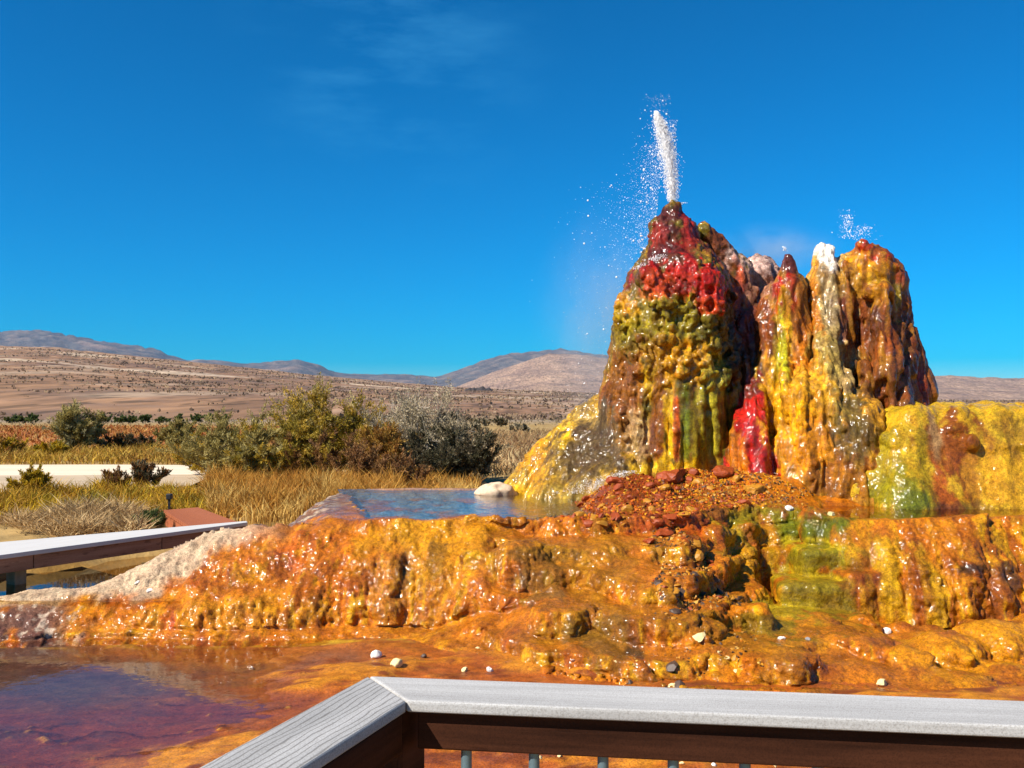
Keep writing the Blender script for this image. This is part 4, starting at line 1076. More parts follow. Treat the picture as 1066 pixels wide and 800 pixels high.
patch('tan_brush', 12000, (-3.0, 3.5, 17.5, 48), (.25, .5), [(0.40, 0.26, 0.11), (0.32, 0.18, 0.07), (0.46, 0.33, 0.16), (0.24, 0.13, 0.06)], 406, .5, .03)
patch('red_brush', 12000, (-40, -8, 30, 66), (.2, .42), [(0.34, 0.10, 0.018), (0.26, 0.07, 0.015), (0.38, 0.17, 0.03), (0.42, 0.25, 0.07)], 407, .6, .05)
patch('sage_scrub', 9000, (-70, 60, 68, 150), (.2, .4), [(0.24, 0.19, 0.10), (0.20, 0.15, 0.08), (0.30, 0.22, 0.13)], 408, .8, .10, z0=.32)

# sage dots standing all over the hillside, rooted on its surface
rng = np.random.default_rng(91)
n = 34000
iu = rng.uniform(0, 1, n); ju = rng.uniform(0, 1, n)
na_, nr_ = HA.shape
fi = (0.20 + 0.62*iu) * (na_ - 2); fj = (ju ** 1.0) * 150
i0, j0 = fi.astype(int), fj.astype(int); fi -= i0; fj -= j0
bil = lambda G: (G[i0, j0]*(1-fi)*(1-fj) + G[i0+1, j0]*fi*(1-fj) + G[i0, j0+1]*(1-fi)*fj + G[i0+1, j0+1]*fi*fj)
P = np.stack([bil(HX), bil(HYd), bil(HZ) - .08], 1)
keep = noise(P[:, 0]*.02, P[:, 1]*.006, 0, 92) + .8*noise(P[:, 0]*.1, P[:, 1]*.03, 0, 93) > rng.uniform(-.35, .75, n)
P = P[keep]; n = len(P)
s = (.26 + .0012*P[:, 1]) * rng.uniform(.5, 1.5, n)
V, Fq = blades(np.repeat(P, 3, 0) + rng.normal(0, .25, (n*3, 3))*np.repeat(s, 3)[:, None]*(1, 1, 0), rng.normal(0, .55, (n*3, 3)) + (0, 0, 1), np.repeat(s, 3)*rng.uniform(.7, 1.2, n*3), np.repeat(s, 3)*.8, None, rng)
c = np.repeat(np.repeat(np.array([(0.20, 0.13, 0.075), (0.24, 0.155, 0.09), (0.28, 0.19, 0.11), (0.17, 0.11, 0.065), (0.40, 0.27, 0.15)], F32)[rng.integers(0, 5, n)], 3, 0), 4, 0)
tag(nobj('sagebrush', V, Fq, M_leaf, c), kind='stuff')
# ---------------------------------------------------------------- timber
def mat_wood(name, c1, c2, grain=26.0, rough=0.8, bump=0.3, line=(0.5, 0.5, 0.5)):
    m, t, out = mat_new(name)
    p = N_(t, 'ShaderNodeBsdfPrincipled', Roughness=rough)
    p.inputs['Specular IOR Level'].default_value = 0.1
    n = noise_node(t, grain, 5, 0.6, stretch=(0.06, 1, 1))
    big = noise_node(t, 3.0, 3, 0.5, stretch=(0.5, 2, 2))
    tc = t.nodes.new('ShaderNodeTexCoord')
    mp = t.nodes.new('ShaderNodeMapping'); mp.inputs['Scale'].default_value = (0.30, 1.0, 1.0)
    t.links.new(tc.outputs['Object'], mp.inputs['Vector'])
    wv = N_(t, 'ShaderNodeTexWave', Scale=26.0, Distortion=6.0, Detail=2.5)
    wv.wave_type = 'BANDS'; wv.bands_direction = 'Y'
    wv.inputs['Detail Scale'].default_value = 1.1
    t.links.new(mp.outputs[0], wv.inputs['Vector'])
    r = ramp(t, n.outputs[0], [(0.3, c1), (0.7, c2)])
    rw = ramp(t, wv.outputs[0], [(0.0, line), (0.22, (1, 1, 1))])
    c = mixrgb(t, 'MULTIPLY', 0.7, r.outputs[0], rw.outputs[0])
    rb_ = ramp(t, big.outputs[0], [(0.3, (0.85,) * 3), (0.7, (1.08,) * 3)])
    c = mixrgb(t, 'MULTIPLY', 1.0, c, rb_.outputs[0])
    sp = noise_node(t, 420.0, 2, 0.6)
    rs = ramp(t, sp.outputs[0], [(0.34, (0.74, 0.72, 0.70)), (0.52, (1.0, 1.0, 1.0)), (0.7, (1.1, 1.1, 1.1))])
    c = mixrgb(t, 'MULTIPLY', 1.0, c, rs.outputs[0])
    t.links.new(c, p.inputs['Base Color'])
    b = N_(t, 'ShaderNodeBump', Strength=bump, Distance=0.003)
    mh = N_(t, 'ShaderNodeMath'); mh.operation = 'ADD'
    t.links.new(n.outputs[0], mh.inputs[0]); t.links.new(rw.outputs[0], mh.inputs[1])
    t.links.new(mh.outputs[0], b.inputs['Height'])
    t.links.new(b.outputs[0], p.inputs['Normal'])
    t.links.new(p.outputs[0], out.inputs[0])
    return m
M_grey = mat_wood('weathered_grey_board', (0.30, 0.295, 0.285), (0.44, 0.43, 0.415), rough=.9, line=(0.38, 0.36, 0.34))
M_grey2 = mat_wood('painted_grey_board', (0.36, 0.35, 0.335), (0.46, 0.45, 0.43), 40, rough=.9, line=(0.9, 0.89, 0.87), bump=.12)
M_brown = mat_wood('dark_brown_timber', (0.016, 0.005, 0.002), (0.080, 0.027, 0.012), line=(0.6, 0.55, 0.5), rough=.7)
M_brown2 = mat_wood('brown_fascia', (0.26, 0.13, 0.075), (0.42, 0.23, 0.14), rough=.7)
M_white = mat_plain('bleached_deck', (0.50, 0.48, 0.45), 0.8, 0.08, 9, (0.3, 4, 1), .1)
M_redd = mat_wood('red_stained_deck', (0.30, 0.085, 0.035), (0.44, 0.15, 0.07))
M_steel = mat_plain('blue_grey_steel', (0.16, 0.24, 0.28), 0.45, 0.15, 30, None, 0.05, 0.6)
M_concrete = mat_plain('pale_concrete', (0.36, 0.29, 0.20), 0.9, 0.2, 14)

def prism(name, poly, z0, z1, mat, parent, bev=0.004, axis=None, seg=2):
    """board with plan outline poly (world x, y), from height z0 to z1; its own x axis follows the grain"""
    P = [np.array(p, float) for p in poly]
    c = sum(P) / len(P)
    ax = np.array(axis if axis is not None else P[1] - P[0], float); a = math.atan2(ax[1], ax[0])
    ca, sa = math.cos(-a), math.sin(-a)
    bm = bmesh.new()
    L = [((p - c)[0]*ca - (p - c)[1]*sa, (p - c)[0]*sa + (p - c)[1]*ca) for p in P]
    area = sum(L[i][0]*L[(i+1) % len(L)][1] - L[(i+1) % len(L)][0]*L[i][1] for i in range(len(L)))
    if area < 0: L.reverse()
    h = (z1 - z0) / 2
    lo = [bm.verts.new((x_, y_, -h)) for x_, y_ in L]; hi = [bm.verts.new((x_, y_, h)) for x_, y_ in L]
    bm.faces.new(lo[::-1]); bm.faces.new(hi)
    n = len(L)
    for i in range(n): bm.faces.new((lo[i], lo[(i+1) % n], hi[(i+1) % n], hi[i]))
    if bev: bmesh.ops.bevel(bm, geom=list(bm.edges), offset=bev, segments=seg, affect='EDGES', profile=0.6)
    m = bpy.data.meshes.new(name); bm.to_mesh(m); bm.free(); m.materials.append(mat)
    o = link(bpy.data.objects.new(name, m), parent)
    pl_ = parent.location if parent else Vector((0, 0, 0))
    o.location = Vector((c[0], c[1], (z0 + z1)/2)) - pl_
    o.rotation_euler = (0, 0, a)
    return o

# railing of the viewing platform
RT = CAMZ - 0.488                              # top of the cap rail
Co = np.array((-0.262, 1.765)); dr = np.array((0.991, -0.132)); dl = np.array((-0.345, -0.939)); wR, wL = 0.136, 0.132
dr /= np.linalg.norm(dr); dl /= np.linalg.norm(dl)
pr = np.array((dr[1], -dr[0])); pl_in = np.array((-dl[1], dl[0]))      # inward normals
def isect(p, d, q, e):
    M_ = np.array([[d[0], -e[0]], [d[1], -e[1]]]); s = np.linalg.solve(M_, q - p); return p + d*s[0]
Ci = isect(Co + pr*wR, dr, Co + pl_in*wL, dl)
rail = tag(empty('railing', (Co[0], Co[1], 0.0)), 'wooden platform railing with pale grey cap boards, brown timber and steel balusters', 'railing')
gap = 0.0015
a_ = prism('cap_rail', [Co + dr*gap, Co + dr*2.6, Co + dr*2.6 + pr*wR, Ci + dr*gap], RT - 0.020, RT, M_grey2, rail, 0.005, dr, 3)
a_['label'] = 'smooth pale cap board running to the right'
b_ = prism('cap_rail', [Co + dl*gap, Ci + dl*gap, Ci + dl*2.2, Co + dl*2.2 ], RT - 0.020, RT, M_grey, rail, 0.005, dl, 3)
b_['label'] = 'weathered grey cap board with strong grain and mitred end'
mid = Co + (Ci - Co)*0.60
pc = mid + dr*0.0
ps = 0.045
prism('post', [pc + dl*ps - pl_in*ps, pc + dl*ps + pl_in*ps, pc - dl*ps + pl_in*ps, pc - dl*ps - pl_in*ps], -0.25, RT - 0.0225, M_brown, rail, 0.004, dl)
q0, q1 = pc + dr*(ps*1.25) + pr*0.0, pc + dr*2.4 + pr*0.0
prism('rail_board', [q0, q1, q1 + pr*.036, q0 + pr*.036], RT - 0.086, RT - 0.0225, M_brown, rail, 0.003, dr)
q0, q1 = pc + dl*(ps + .004) + pl_in*0.012, pc + dl*2.1 + pl_in*0.012
prism('rail_board', [q0, q1, q1 + pl_in*.036, q0 + pl_in*.036], RT - 0.086, RT - 0.0225, M_brown, rail, 0.003, dl)
q0, q1 = pc + dr*(ps + .002), pc + dr*2.4
prism('bottom_rail', [q0, q1, q1 + pr*.036, q0 + pr*.036], 0.12, 0.205, M_brown, rail, 0.003, dr)
q0, q1 = pc + dl*(ps + .004), pc + dl*2.1
prism('bottom_rail', [q0, q1, q1 + pl_in*.036, q0 + pl_in*.036], 0.12, 0.205, M_brown, rail, 0.003, dl)
th = np.arange(10)/10*2*math.pi
bv, bf = tube([(0, 0, 0.19), (0, 0, RT - 0.08)], [0.0095, 0.0095], 10)
bmsh = npmesh('baluster', bv, bf); bmsh.materials.append(M_steel)
for d_, p_, n_, o_ in ((dr, pr, 20, .137), (dl, pl_in, 16, .12)):
    for i in range(n_):
        q = pc + d_*(o_ + .115*i) + p_*.018
        b = link(bpy.data.objects.new('baluster', bmsh), rail)
        b.location = (q[0] - Co[0], q[1] - Co[1], 0)

# boardwalks on the left
zt = 0.50
n0, n1_ = at_z(0, 578, zt)[:2], at_z(252, 544.6, zt)[:2]
f0, f1 = at_z(0, 564.5, zt)[:2], at_z(250, 543, zt)[:2]
dn, df = n1_ - n0, f1 - f0
nA, fA = n0 - dn*1.0, f0 - df*1.0
nB, fB = n1_ + dn*0.03, f1 + df*0.03
walk = tag(empty('boardwalk', (n0[0], n0[1], 0.2)), 'low pale topped boardwalk with brown fascia crossing the muddy channel', 'boardwalk')
prism('deck', [nA, nB, fB, fA], zt - 0.035, zt, M_white, walk, 0.006, dn)
un = dn/np.linalg.norm(dn); pn_ = np.array((-un[1], un[0]))
L_ = float(np.linalg.norm(nB - nA)); cut = [0, 0.50, 0.72, 0.90, 1.0]
tj = [float(np.dot(at_z(p, q, zt-.06)[:2] - nA, un)) for p, q in ((47, 582), (165, 562))]
edges = [0.02, tj[0] - .02, tj[1], L_]
for e0, e1 in zip(edges[:-1], edges[1:]):
    p0, p1 = nA + un*(e0 + .004) + pn_*.02, nA + un*(e1 - .004) + pn_*.02
    prism('fascia_board', [p0, p1, p1 + pn_*.04, p0 + pn_*.04], zt - 0.145, zt - 0.037, M_brown2, walk, 0.003, un)
for t_ in tj[:1] + [tj[0] - 2.0]:
    p0 = nA + un*t_ + pn_*.22
    o = prism('pier', [p0 - un*.05, p0 + un*.05, p0 + un*.05 + pn_*.12, p0 - un*.05 + pn_*.12], 0.05, zt - 0.037, M_concrete, walk, 0.01, un)
for t_ in (0.6, 1.3, L_*.55, L_*.8):
    p0 = nA + un*t_ + pn_*.3
    prism('joist', [p0 - un*.02, p0 + un*.02, p0 + un*.02 + pn_*.3, p0 - un*.02 + pn_*.3], zt - 0.16, zt - 0.037, M_brown, walk, 0.003, pn_)

r0, r1, r2, r3 = (at_z(*p, zt)[:2] for p in ((196, 547.5), (248, 543.5), (206, 528), (170, 531)))
red = tag(empty('boardwalk', (r0[0], r0[1], 0.25)), 'red stained plank boardwalk leading away past the reeds', 'boardwalk')
nb = 14
for i in range(nb):
    t0, t1 = i/nb, (i + .93)/nb
    prism('plank', [r0 + (r3-r0)*t0, r1 + (r2-r1)*t0, r1 + (r2-r1)*t1, r0 + (r3-r0)*t1], zt - .036, zt - .002, M_redd, red, 0.003, r1 - r0)
ue = (r3-r0)/np.linalg.norm(r3-r0); pe = np.array((-ue[1], ue[0]))
if np.dot(pe, r1 - r0) < 0: pe = -pe
prism('fascia_board', [r0 + pe*.02, r3 + pe*.02, r3 + pe*.06, r0 + pe*.06], zt - .17, zt - .038, M_redd, red, 0.003, ue)
prism('fascia_board', [r1 - pe*.06, r2 - pe*.06, r2 - pe*.02, r1 - pe*.02], zt - .17, zt - .038, M_redd, red, 0.003, ue)
for p in (r0 + ue*.3 + pe*.1, r1 + ue*.3 - pe*.1, r3 - ue*.2 + pe*.1, r2 - ue*.2 - pe*.1):
    prism('post', [p + (-.04, -.04), p + (.04, -.04), p + (.04, .04), p + (-.04, .04)], 0.1, zt - .038, M_brown, red, .003)
q = at_z(174, 530, zt)
lamp = tag(empty('marker_post', (q[0] - .02, q[1] + .12, 0.28)), 'small black capped marker post at the far corner of the red boardwalk', 'marker post')
M_black = mat_plain('black_paint', (0.012, 0.011, 0.011), .5, .1, 10, None, 0)
prism('post', [np.array((q[0]-.02, q[1]+.12)) + p for p in ((-.012, -.012), (.012, -.012), (.012, .012), (-.012, .012))], .2, zt + .09, M_black, lamp, .002)
prism('cap', [np.array((q[0]-.02, q[1]+.12)) + p for p in ((-.03, -.03), (.03, -.03), (.03, .03), (-.03, .03))], zt + .09, zt + .155, M_black, lamp, .012)

# ---------------------------------------------------------------- stones and rubble
def rock_mesh(name, seed, sub, flat, jag, mat, col=None, smooth=False, nz=0.25):
    bm = bmesh.new()
    bmesh.ops.create_icosphere(bm, subdivisions=sub, radius=1.0)
    V = np.array([v.co[:] for v in bm.verts], F32)
    rng = np.random.default_rng(seed)
    # chop with random planes, then roughen
    for i in range(9):
        n = rng.normal(size=3); n /= np.linalg.norm(n); d = rng.uniform(.5, .95)
        s = V @ n - d
        V = V - np.maximum(s, 0)[:, None] * n[None] * jag
    V = V * (1, rng.uniform(.65, 1), flat)
    V = V + nz * .3 * np.stack([noise(V[:, 0]*2.5 + 9*i, V[:, 1]*2.5, V[:, 2]*2.5, seed) for i in range(3)], 1)
    for v, p in zip(bm.verts, V): v.co = p
    m = bpy.data.meshes.new(name); bm.to_mesh(m); bm.free()
    m.polygons.foreach_set('use_smooth', [smooth]*len(m.polygons))
    m.materials.append(mat)
    return m
M_rred = mat_plain('rust_red_sinter', (0.26, 0.042, 0.004), .55, .5, 14)
M_rdark = mat_plain('dark_sinter', (0.070, 0.040, 0.025), .5, .5, 14)
M_roch = mat_plain('ochre_sinter', (0.40, 0.17, 0.012), .5, .4, 14)
M_rwhite = mat_plain('white_sinter', (0.76, 0.70, 0.62), .75, .12, 14)
M_cream = mat_plain('cream_sinter', (0.58, 0.42, 0.27), .7, .2, 9)
M_ryel = mat_plain('pale_yellow_sinter', (0.68, 0.54, 0.25), .75, .2, 14)
M_rgrey = mat_plain('grey_sinter', (0.22, 0.20, 0.19), .6, .3, 14)
shard = {k: [rock_mesh('stone', 10*j + i, 2, (.38, .5, .62, .45)[i], .95, mm) for i in range(4)] for j, (k, mm) in enumerate((('r', M_rred), ('d', M_rdark), ('o', M_roch)))}
rr = np.random.default_rng(3)
def inpoly(poly):
    P = np.array(poly, float); lo, hi = P.min(0), P.max(0)
    while True:
        q = rr.uniform(lo, hi); c = False
        for i in range(len(P)):
            a, b = P[i], P[i-1]
            if (a[1] > q[1]) != (b[1] > q[1]) and q[0] < (b[0]-a[0])*(q[1]-a[1])/(b[1]-a[1]) + a[0]: c = not c
        if c: return q
HEAP = [(578, 545), (600, 520), (640, 498), (690, 484), (735, 480), (770, 492), (800, 510), (790, 530), (740, 530), (700, 545), (640, 548)]
SLOPE = [(672, 545), (705, 548), (735, 575), (760, 612), (772, 632), (700, 640), (676, 616), (690, 590), (668, 565)]
LOWER = [(668, 640), (770, 630), (800, 690), (770, 718), (690, 718), (655, 690)]
def strew(poly, n, kinds, size, label, group, cat='rubble'):
    for i in range(n):
        q_ = inpoly(poly); p = T.hit(*q_)
        if p is None:
            if poly[0][1] < 760: continue
            p = on_bed(q_[0], q_[1])
        k = kinds[rr.integers(len(kinds))]
        o = link(bpy.data.objects.new('rubble_stone', shard[k][rr.integers(4)]))
        s = rr.uniform(*size) * (0.55 + 0.45*rr.pareto(1.6) if rr.uniform() < .9 else 1.5)
        s = min(s, .062)
        o.scale = (s, s, s); o.location = p + (0, 0, s*.12)
        o.rotation_euler = (rr.normal(0, .5), rr.normal(0, .5), rr.uniform(0, 6.28))
        tag(o, label, cat, group)
strew(HEAP, 150, 'rrrooo', (.018, .050), 'jagged rust red chunk in the rubble heap below the tallest cone', 'red rubble heap')
strew(SLOPE, 70, 'rddoo', (.018, .048), 'dark or ochre broken chunk spilled down the middle of the stepped slope', 'rubble spilled down the slope')
strew([(676, 606), (740, 600), (774, 625), (762, 634), (700, 628)], 42, 'dddr', (.020, .045), 'dark broken chunk in the black brown band across the middle slope', 'dark rubble band')
strew(LOWER, 30, 'ddoo', (.014, .032), 'small broken chunk scattered low on the orange slope', 'rubble low on the slope')
shard['y'] = [rock_mesh('stone', 70 + i, 2, (.4, .55, .6, .35)[i], .95, M_ryel) for i in range(4)]
shard['w'] = [rock_mesh('stone', 80 + i, 2, (.4, .55, .6, .35)[i], .95, M_rwhite) for i in range(4)]
PALEC = [(480, 690), (600, 640), (700, 640), (800, 650), (930, 700), (900, 722), (700, 718), (520, 706)]
strew(PALEC, 34, 'yyw', (.010, .024), 'small pale crust chip scattered low on the orange slope', 'pale chips scattered low on the slope')
strew([(480, 770), (1060, 785), (1060, 800), (480, 800)], 14, 'wy', (.014, .03), 'white chip on the wet flat seen between the balusters', 'white chips seen between the balusters')
def grit(name, poly, n, cols, size, seed):
    rng = np.random.default_rng(seed)
    P = [T.hit(*inpoly(poly)) for _ in range(n)]
    P = np.array([p for p in P if p is not None]); n = len(P)
    O = np.array([(1,0,0),(-1,0,0),(0,1,0),(0,-1,0),(0,0,.6),(0,0,-.6)], float)
    s = rng.uniform(*size, n)
    A = rng.normal(size=(n, 3, 3)); Qr = np.linalg.qr(A)[0]
    V = P[:, None] + np.einsum('nij,kj->nki', Qr, O) * (s[:, None]*rng.uniform(.5, 1.3, (n, 6)))[..., None]
    f = np.array([(0,2,4),(2,1,4),(1,3,4),(3,0,4),(2,0,5),(1,2,5),(3,1,5),(0,3,5)])
    Fq = (np.arange(n)[:, None, None]*6 + f[None]).reshape(-1, 3)
    c = np.repeat(np.array(cols, F32)[rng.integers(0, len(cols), n)]*rng.uniform(.6, 1.4, (n, 1)), 6, axis=0)
    return tag(nobj(name, V.reshape(-1, 3), Fq, M_gr, np.clip(c, .004, .9), None, False), kind='stuff')
M_gr = mat_vcol('sinter_grit', .5, .3, 30)
RC = [(0.28, 0.045, 0.004), (0.20, 0.03, 0.004), (0.40, 0.09, 0.004), (0.46, 0.19, 0.006), (0.12, 0.03, 0.006), (0.36, 0.07, 0.004)]
OC = [(0.40, 0.17, 0.012), (0.30, 0.10, 0.010), (0.10, 0.05, 0.02), (0.06, 0.035, 0.02), (0.45, 0.25, 0.05)]
grit('sinter_grit', HEAP, 5200, RC, (.006, .024), 1)
grit('sinter_grit', SLOPE, 1500, OC, (.008, .024), 2)
grit('sinter_grit', LOWER, 700, OC, (.006, .016), 3)
grit('sinter_grit', [(520, 530), (580, 500), (600, 535), (560, 545)], 300, [(0.10, 0.07, 0.04), (0.2, 0.13, 0.03)], (.01, .03), 4)
grit('sinter_grit', [(715, 484), (800, 492), (850, 515), (780, 530), (700, 520)], 1500, OC + [(0.55, 0.26, 0.006), (0.46, 0.16, 0.004)], (.006, .024), 6)
grit('sinter_grit', [(740, 505), (830, 510), (850, 530), (760, 532)], 500, OC + RC, (.006, .016), 5)

def bed_r(px, py):
    p = T.hit(px, py); b = on_bed(px, py)
    return b if p is None or b[1] < p[1] else p
ST = [  # px, py, radius px, mesh kind, label
    (392, 685, 9, 'w', 'rounded cream white stone left of the yellow one on the wet orange flat'), (412, 694, 10, 'y', 'pale yellow lump of crust just above the railing corner'),
    (484, 699, 5, 'y', 'small cream yellow chip left of the white one on the orange flat'), (510, 699, 5, 'w', 'square white chip on the orange flat above the long cap board'),
    (497, 677, 4, 'y', 'tiny yellowish pebble under the small dark hole of the slope'), (441, 685, 5, 'd', 'small dark stone right of the pale yellow lump'),
    (262, 697, 4, 'w', 'single white pebble in the shallow pond'), (822, 532, 7, 'w', 'white angular stone on the ochre shelf above the green ledge'),
    (923, 659, 7, 'w', 'white angular stone at the foot of the streaked right face'), (814, 667, 6, 'w', 'white flat stone on the low ochre lumps'),
    (767, 703, 7, 'y', 'pale chunky stone low on the slope near the cap board'), (757, 688, 6, 'y', 'long pale sliver of crust low on the slope'),
    (892, 674, 4, 'w', 'small white pebble left of the white angular stone'), (841, 667, 4, 'g', 'small grey pebble right of the white flat stone'),
    (918, 714, 8, 'y', 'pale flake of crust on the lowest orange lump'), (769, 628, 6, 'g', 'grey stone at the end of the dark rubble band, left one of two'),
    (780, 627, 6, 'g', 'grey stone at the end of the dark rubble band, right one of two'), (866, 537, 6, 'y', 'pale flat flake lying by the right pool'),
    (700, 716, 6, 'y', 'pale chip right above the long cap board'), (655, 712, 5, 'd', 'dark brown stone near the cap board'),
    (602, 700, 5, 'd', 'small brown stone on the lower middle slope'), (640, 690, 4, 'y', 'tiny pale chip beside the dark glinting lump'),
    (156, 617, 5, 'w', 'white chip on the orange left shoulder'), (143, 608, 4, 'w', 'smaller white chip up the left shoulder')]
mk = {'w': M_rwhite, 'y': M_ryel, 'd': M_rdark, 'g': M_rgrey}
for i, (a, b, r, k, lab) in enumerate(ST):
    p = bed_r(a, b); s = r * p[1] / FPX * .82
    o = link(bpy.data.objects.new('stone', rock_mesh('stone', 500 + i, 3, .72, .95, mk[k], smooth=(r > 8), nz=.4)))
    o.scale = (s, s, s); o.location = p + (0, 0, s*.35); o.rotation_euler = (rr.normal(0, .2), rr.normal(0, .2), rr.uniform(0, 6))
    tag(o, lab, 'stone')
p = at_z(520, 516, .74)
o = link(bpy.data.objects.new('boulder', rock_mesh('boulder', 71, 4, .45, .5, M_cream, smooth=True, nz=.5)))
o.scale = (.215, .17, .24); o.location = p + (-0.03, .14, .02); tag(o, 'smooth cream white boulder at the far edge of the blue pool', 'boulder')
for i, (a, b, Y_, s, lab) in enumerate(((700, 494, 8.75, .16, 'large flat rust red slab on top of the rubble heap'), (752, 488, 8.85, .13, 'broken red brown block behind the rubble heap'),
                                       (640, 498, 8.6, .10, 'red block on the left shoulder of the rubble heap'), (690, 552, 7.35, .09, 'cracked red block on the rim of the slope'), (676, 560, 7.3, .06, 'small red block tucked under the rim'), (785, 506, 8.5, .10, 'ochre lump right of the rubble heap'))):
    p = T.hit(a, b + 6)
    if p is None: continue
    o = link(bpy.data.objects.new('stone_block', rock_mesh('stone_block', 90 + i, 3, .42, .95, M_rred if i < 5 else M_roch, nz=.5)))
    o.scale = (s, s, s); o.location = p + (0, 0, s*.2); o.rotation_euler = (.1, -.15, i*1.3); tag(o, lab, 'rock')

# ---------------------------------------------------------------- water in the air
def mat_drop():
    m, t, out = mat_new('white_water')
    p = N_(t, 'ShaderNodeBsdfPrincipled', Roughness=.25)
    p.inputs['Base Color'].default_value = (.95, .95, .95, 1)
    tr = N_(t, 'ShaderNodeBsdfTranslucent'); tr.inputs[0].default_value = (.85, .88, .9, 1)
    mx = N_(t, 'ShaderNodeMixShader', Fac=.12)
    t.links.new(p.outputs[0], mx.inputs[1]); t.links.new(tr.outputs[0], mx.inputs[2]); t.links.new(mx.outputs[0], out.inputs[0])
    return m
M_drop = mat_drop()
def ico(sub):
    bm = bmesh.new(); bmesh.ops.create_icosphere(bm, subdivisions=sub, radius=1)
    v = np.array([q.co[:] for q in bm.verts]); f = np.array([[q.index for q in g.verts] for g in bm.faces]); bm.free()
    return v, f
I1 = ico(1)
def drops(name, P, r, parent=None, stretch=None):
    v, f = I1; n = len(P)
    k = np.ones((n, 1, 3)) if stretch is None else np.stack([np.ones(n), np.ones(n), stretch], 1)[:, None]
    V = P[:, None] + v[None] * r[:, None, None] * k
    Fq = (np.arange(n)[:, None, None]*len(v) + f[None]).reshape(-1, 3)
    return nobj(name, V.reshape(-1, 3), Fq, M_drop, None, parent)
rw = np.random.default_rng(12)
def jet(path, n, spread, r, label, fall, nfall, fr, core=True):
    """path: (px, py, Y, half width px) from nozzle to tip"""
    P_ = np.array(path, float); t = np.linspace(0, 1, len(P_))
    root = tag(empty('water_jet', tuple(at(*P_[0, :3]))), label, 'water jet')
    org = np.array(root.location)
    if core:
        tt = np.linspace(0, .72, 40); c = np.stack([np.interp(tt, t, P_[:, i]) for i in range(4)], 1)
        pts = np.array([at(*q[:3]) for q in c]); rad = c[:, 3]*c[:, 2]/FPX*.32
        v, f = tube(pts, rad, 16)
        j = noise(v[:, 0]*30, v[:, 1]*30, v[:, 2]*9, 5)
        cen = np.repeat(pts, 16, 0); v = cen + (v - cen)*(1 + 1.1*j[:, None])
        nobj('water_column', v - org, f, M_drop, None, root)
    u = rw.uniform(0, 1, n)**.85
    c = np.stack([np.interp(u, t, P_[:, i]) for i in range(4)], 1)
    g = rw.normal(0, spread, (n, 2))
    P = np.array([at(q[0] + q[3]*a, q[1], q[2] + q[3]*b*q[2]/FPX) for q, (a, b) in zip(c, g)])
    tag(drops('froth', P - org, rw.uniform(*r, n), root, rw.uniform(1, 2.2, n)), kind='stuff')
    Pf = []
    for i in range(nfall):
        q = fall(); Pf.append(at(*q))
    if nfall:
        rd = fr[0] * (1 + rw.pareto(2.2, nfall)*.55); rd = np.minimum(rd, fr[1])
        tag(drops('droplets', np.array(Pf) - org, rd, root), kind='stuff')
    return root
def fall_main():
    if rw.uniform() < .62:
        y_ = rw.uniform(125, 265); x_ = 690 - abs(rw.normal(0, 13)) - (y_ - 160)*.10 + (12 if y_ < 150 else 0)
        return x_, y_, 9.6 + rw.normal(0, .12)
    if rw.uniform() < .12: return rw.normal(684, 7), rw.uniform(98, 135), 9.6 + rw.normal(0, .05)
    y_ = rw.uniform(190, 420); x_ = 668 - abs(rw.normal(0, 32)) - (y_ - 220)*.06
    return x_, y_, 9.75 + rw.normal(0, .2)
jet([(700, 212, 9.6, 4.5), (699, 190, 9.6, 7.5), (696, 165, 9.6, 9), (692, 145, 9.6, 8), (687, 128, 9.6, 5.5), (683, 116, 9.6, 1.5)], 9500, .5, (.0016, .0044), 'tall white jet of water shooting from the highest red tip', fall_main, 3600, (.0018, .011))
jet([(882, 249, 9.7, 2.5), (883, 236, 9.7, 2.5), (881, 224, 9.7, 2.5)], 130, 1.3, (.0018, .0042), 'thin low jet rising left of the knobbed red tip', lambda: (rw.normal(883, 6), rw.uniform(218, 248), 9.7), 60, (.002, .006), core=False)
jet([(890, 250, 9.65, 3), (897, 243, 9.65, 3), (901, 236, 9.65, 3)], 70, 1.5, (.0018, .0042), 'short slanting spurt just above the knobbed red tip', lambda: (rw.normal(902, 9), rw.uniform(232, 250), 9.7), 50, (.002, .005), core=False)
jet([(705, 214, 9.6, 2), (712, 211, 9.6, 3)], 60, .7, (.002, .004), 'tiny spurt on the right side of the highest tip', lambda: (712, 210, 9.6), 0, (.002, .004), core=False)
jet([(818, 262, 9.5, 1), (816, 257, 9.5, 2)], 40, .7, (.002, .004), 'tiny splash on the slender red tip', lambda: (816, 256, 9.5), 0, (.002, .004), core=False)
jet([(690, 265, 9.25, 3), (678, 272, 9.25, 3), (664, 281, 9.3, 3)], 420, 1.3, (.0015, .0035), 'white splash sliding off the dark shoulder of the tallest cone', lambda: (664, 281, 9.3), 0, (.002, .004), core=False)
jet([(657, 490, 8.8, 3), (630, 500, 8.7, 6), (598, 514, 8.6, 8)], 900, 1.5, (.001, .0028), 'pale spray slanting down beside the red rubble heap', lambda: (600, 510, 8.7), 0, (.002, .004), core=False)
jet([(785, 486, 8.95, 1.5), (800, 492, 8.9, 2), (814, 494, 8.9, 2)], 260, .7, (.0015, .0035), 'white trickle splashing at the foot of the red flow', lambda: (600, 510, 8.7), 0, (.002, .004), core=False)

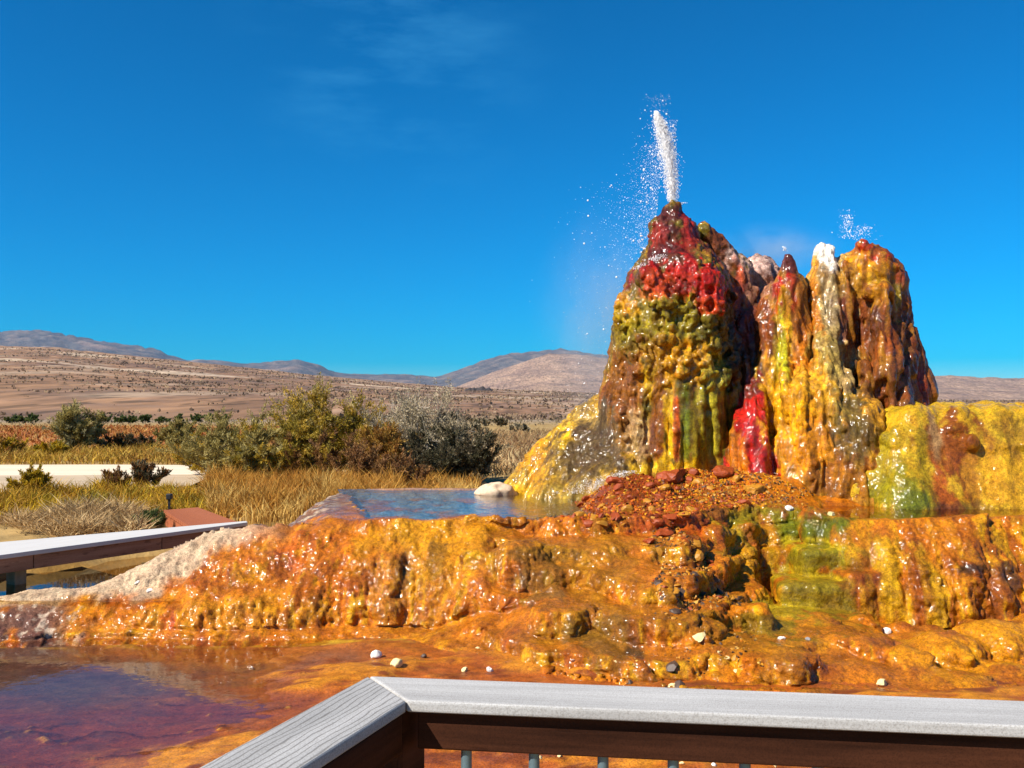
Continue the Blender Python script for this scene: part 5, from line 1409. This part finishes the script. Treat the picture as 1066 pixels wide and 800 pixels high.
def mist(px, py, Y, r, dens, seed, nscale=3.0):
    m, t, out = mat_new('mist')
    v = N_(t, 'ShaderNodeVolumePrincipled')
    v.inputs['Color'].default_value = (.93, .94, .97, 1); v.inputs['Anisotropy'].default_value = 0.1
    tc = N_(t, 'ShaderNodeTexCoord')
    ln = N_(t, 'ShaderNodeVectorMath'); ln.operation = 'LENGTH'
    t.links.new(tc.outputs['Object'], ln.inputs[0])
    mr = N_(t, 'ShaderNodeMapRange'); mr.interpolation_type = 'SMOOTHSTEP'
    mr.inputs[1].default_value = -0.25; mr.inputs[2].default_value = 0.98; mr.inputs[3].default_value = 1; mr.inputs[4].default_value = 0
    t.links.new(ln.outputs['Value'], mr.inputs[0])
    n = noise_node(t, nscale, 3, .55)
    m2 = N_(t, 'ShaderNodeMapRange'); m2.inputs[1].default_value = .3; m2.inputs[2].default_value = .7; m2.inputs[3].default_value = .05; m2.inputs[4].default_value = 1.7
    t.links.new(n.outputs[0], m2.inputs[0])
    a = N_(t, 'ShaderNodeMath'); a.operation = 'MULTIPLY'; pw_ = N_(t, 'ShaderNodeMath'); pw_.operation = 'POWER'; pw_.inputs[1].default_value = 1.7; t.links.new(mr.outputs[0], pw_.inputs[0]); t.links.new(pw_.outputs[0], a.inputs[0]); t.links.new(m2.outputs[0], a.inputs[1])
    b = N_(t, 'ShaderNodeMath'); b.operation = 'MULTIPLY'; b.inputs[1].default_value = dens; t.links.new(a.outputs[0], b.inputs[0])
    t.links.new(b.outputs[0], v.inputs['Density'])
    t.links.new(v.outputs[0], out.inputs['Volume'])
    vv, ff = ico(3)
    o = nobj('mist', vv, ff, m)
    o.location = at(px, py, Y); o.scale = r
    return tag(o, kind='stuff')
mist(628, 335, 9.95, (.95, .5, 1.6), 2.0, 1)
mist(805, 262, 10.3, (1.0, .5, .42), 2.0, 2)
mist(640, 505, 8.75, (.5, .3, .16), 1.8, 3)

# ---------------------------------------------------------------- air
m, t, out = mat_new('air')
v = N_(t, 'ShaderNodeVolumePrincipled'); v.inputs['Color'].default_value = (.20, .58, 1.0, 1); v.inputs['Density'].default_value = 2.8e-5
t.links.new(v.outputs[0], out.inputs['Volume'])
x0, x1, y0, y1, z0, z1 = -14000., 16000., -300., 13800., -2., 680.
V = [(x, y, z) for x in (x0, x1) for y in (y0, y1) for z in (z0, z1)]
tag(nobj('haze', V, [(0, 1, 3, 2), (4, 6, 7, 5), (0, 4, 5, 1), (2, 3, 7, 6), (0, 2, 6, 4), (1, 5, 7, 3)], m, None, None, False), kind='stuff')
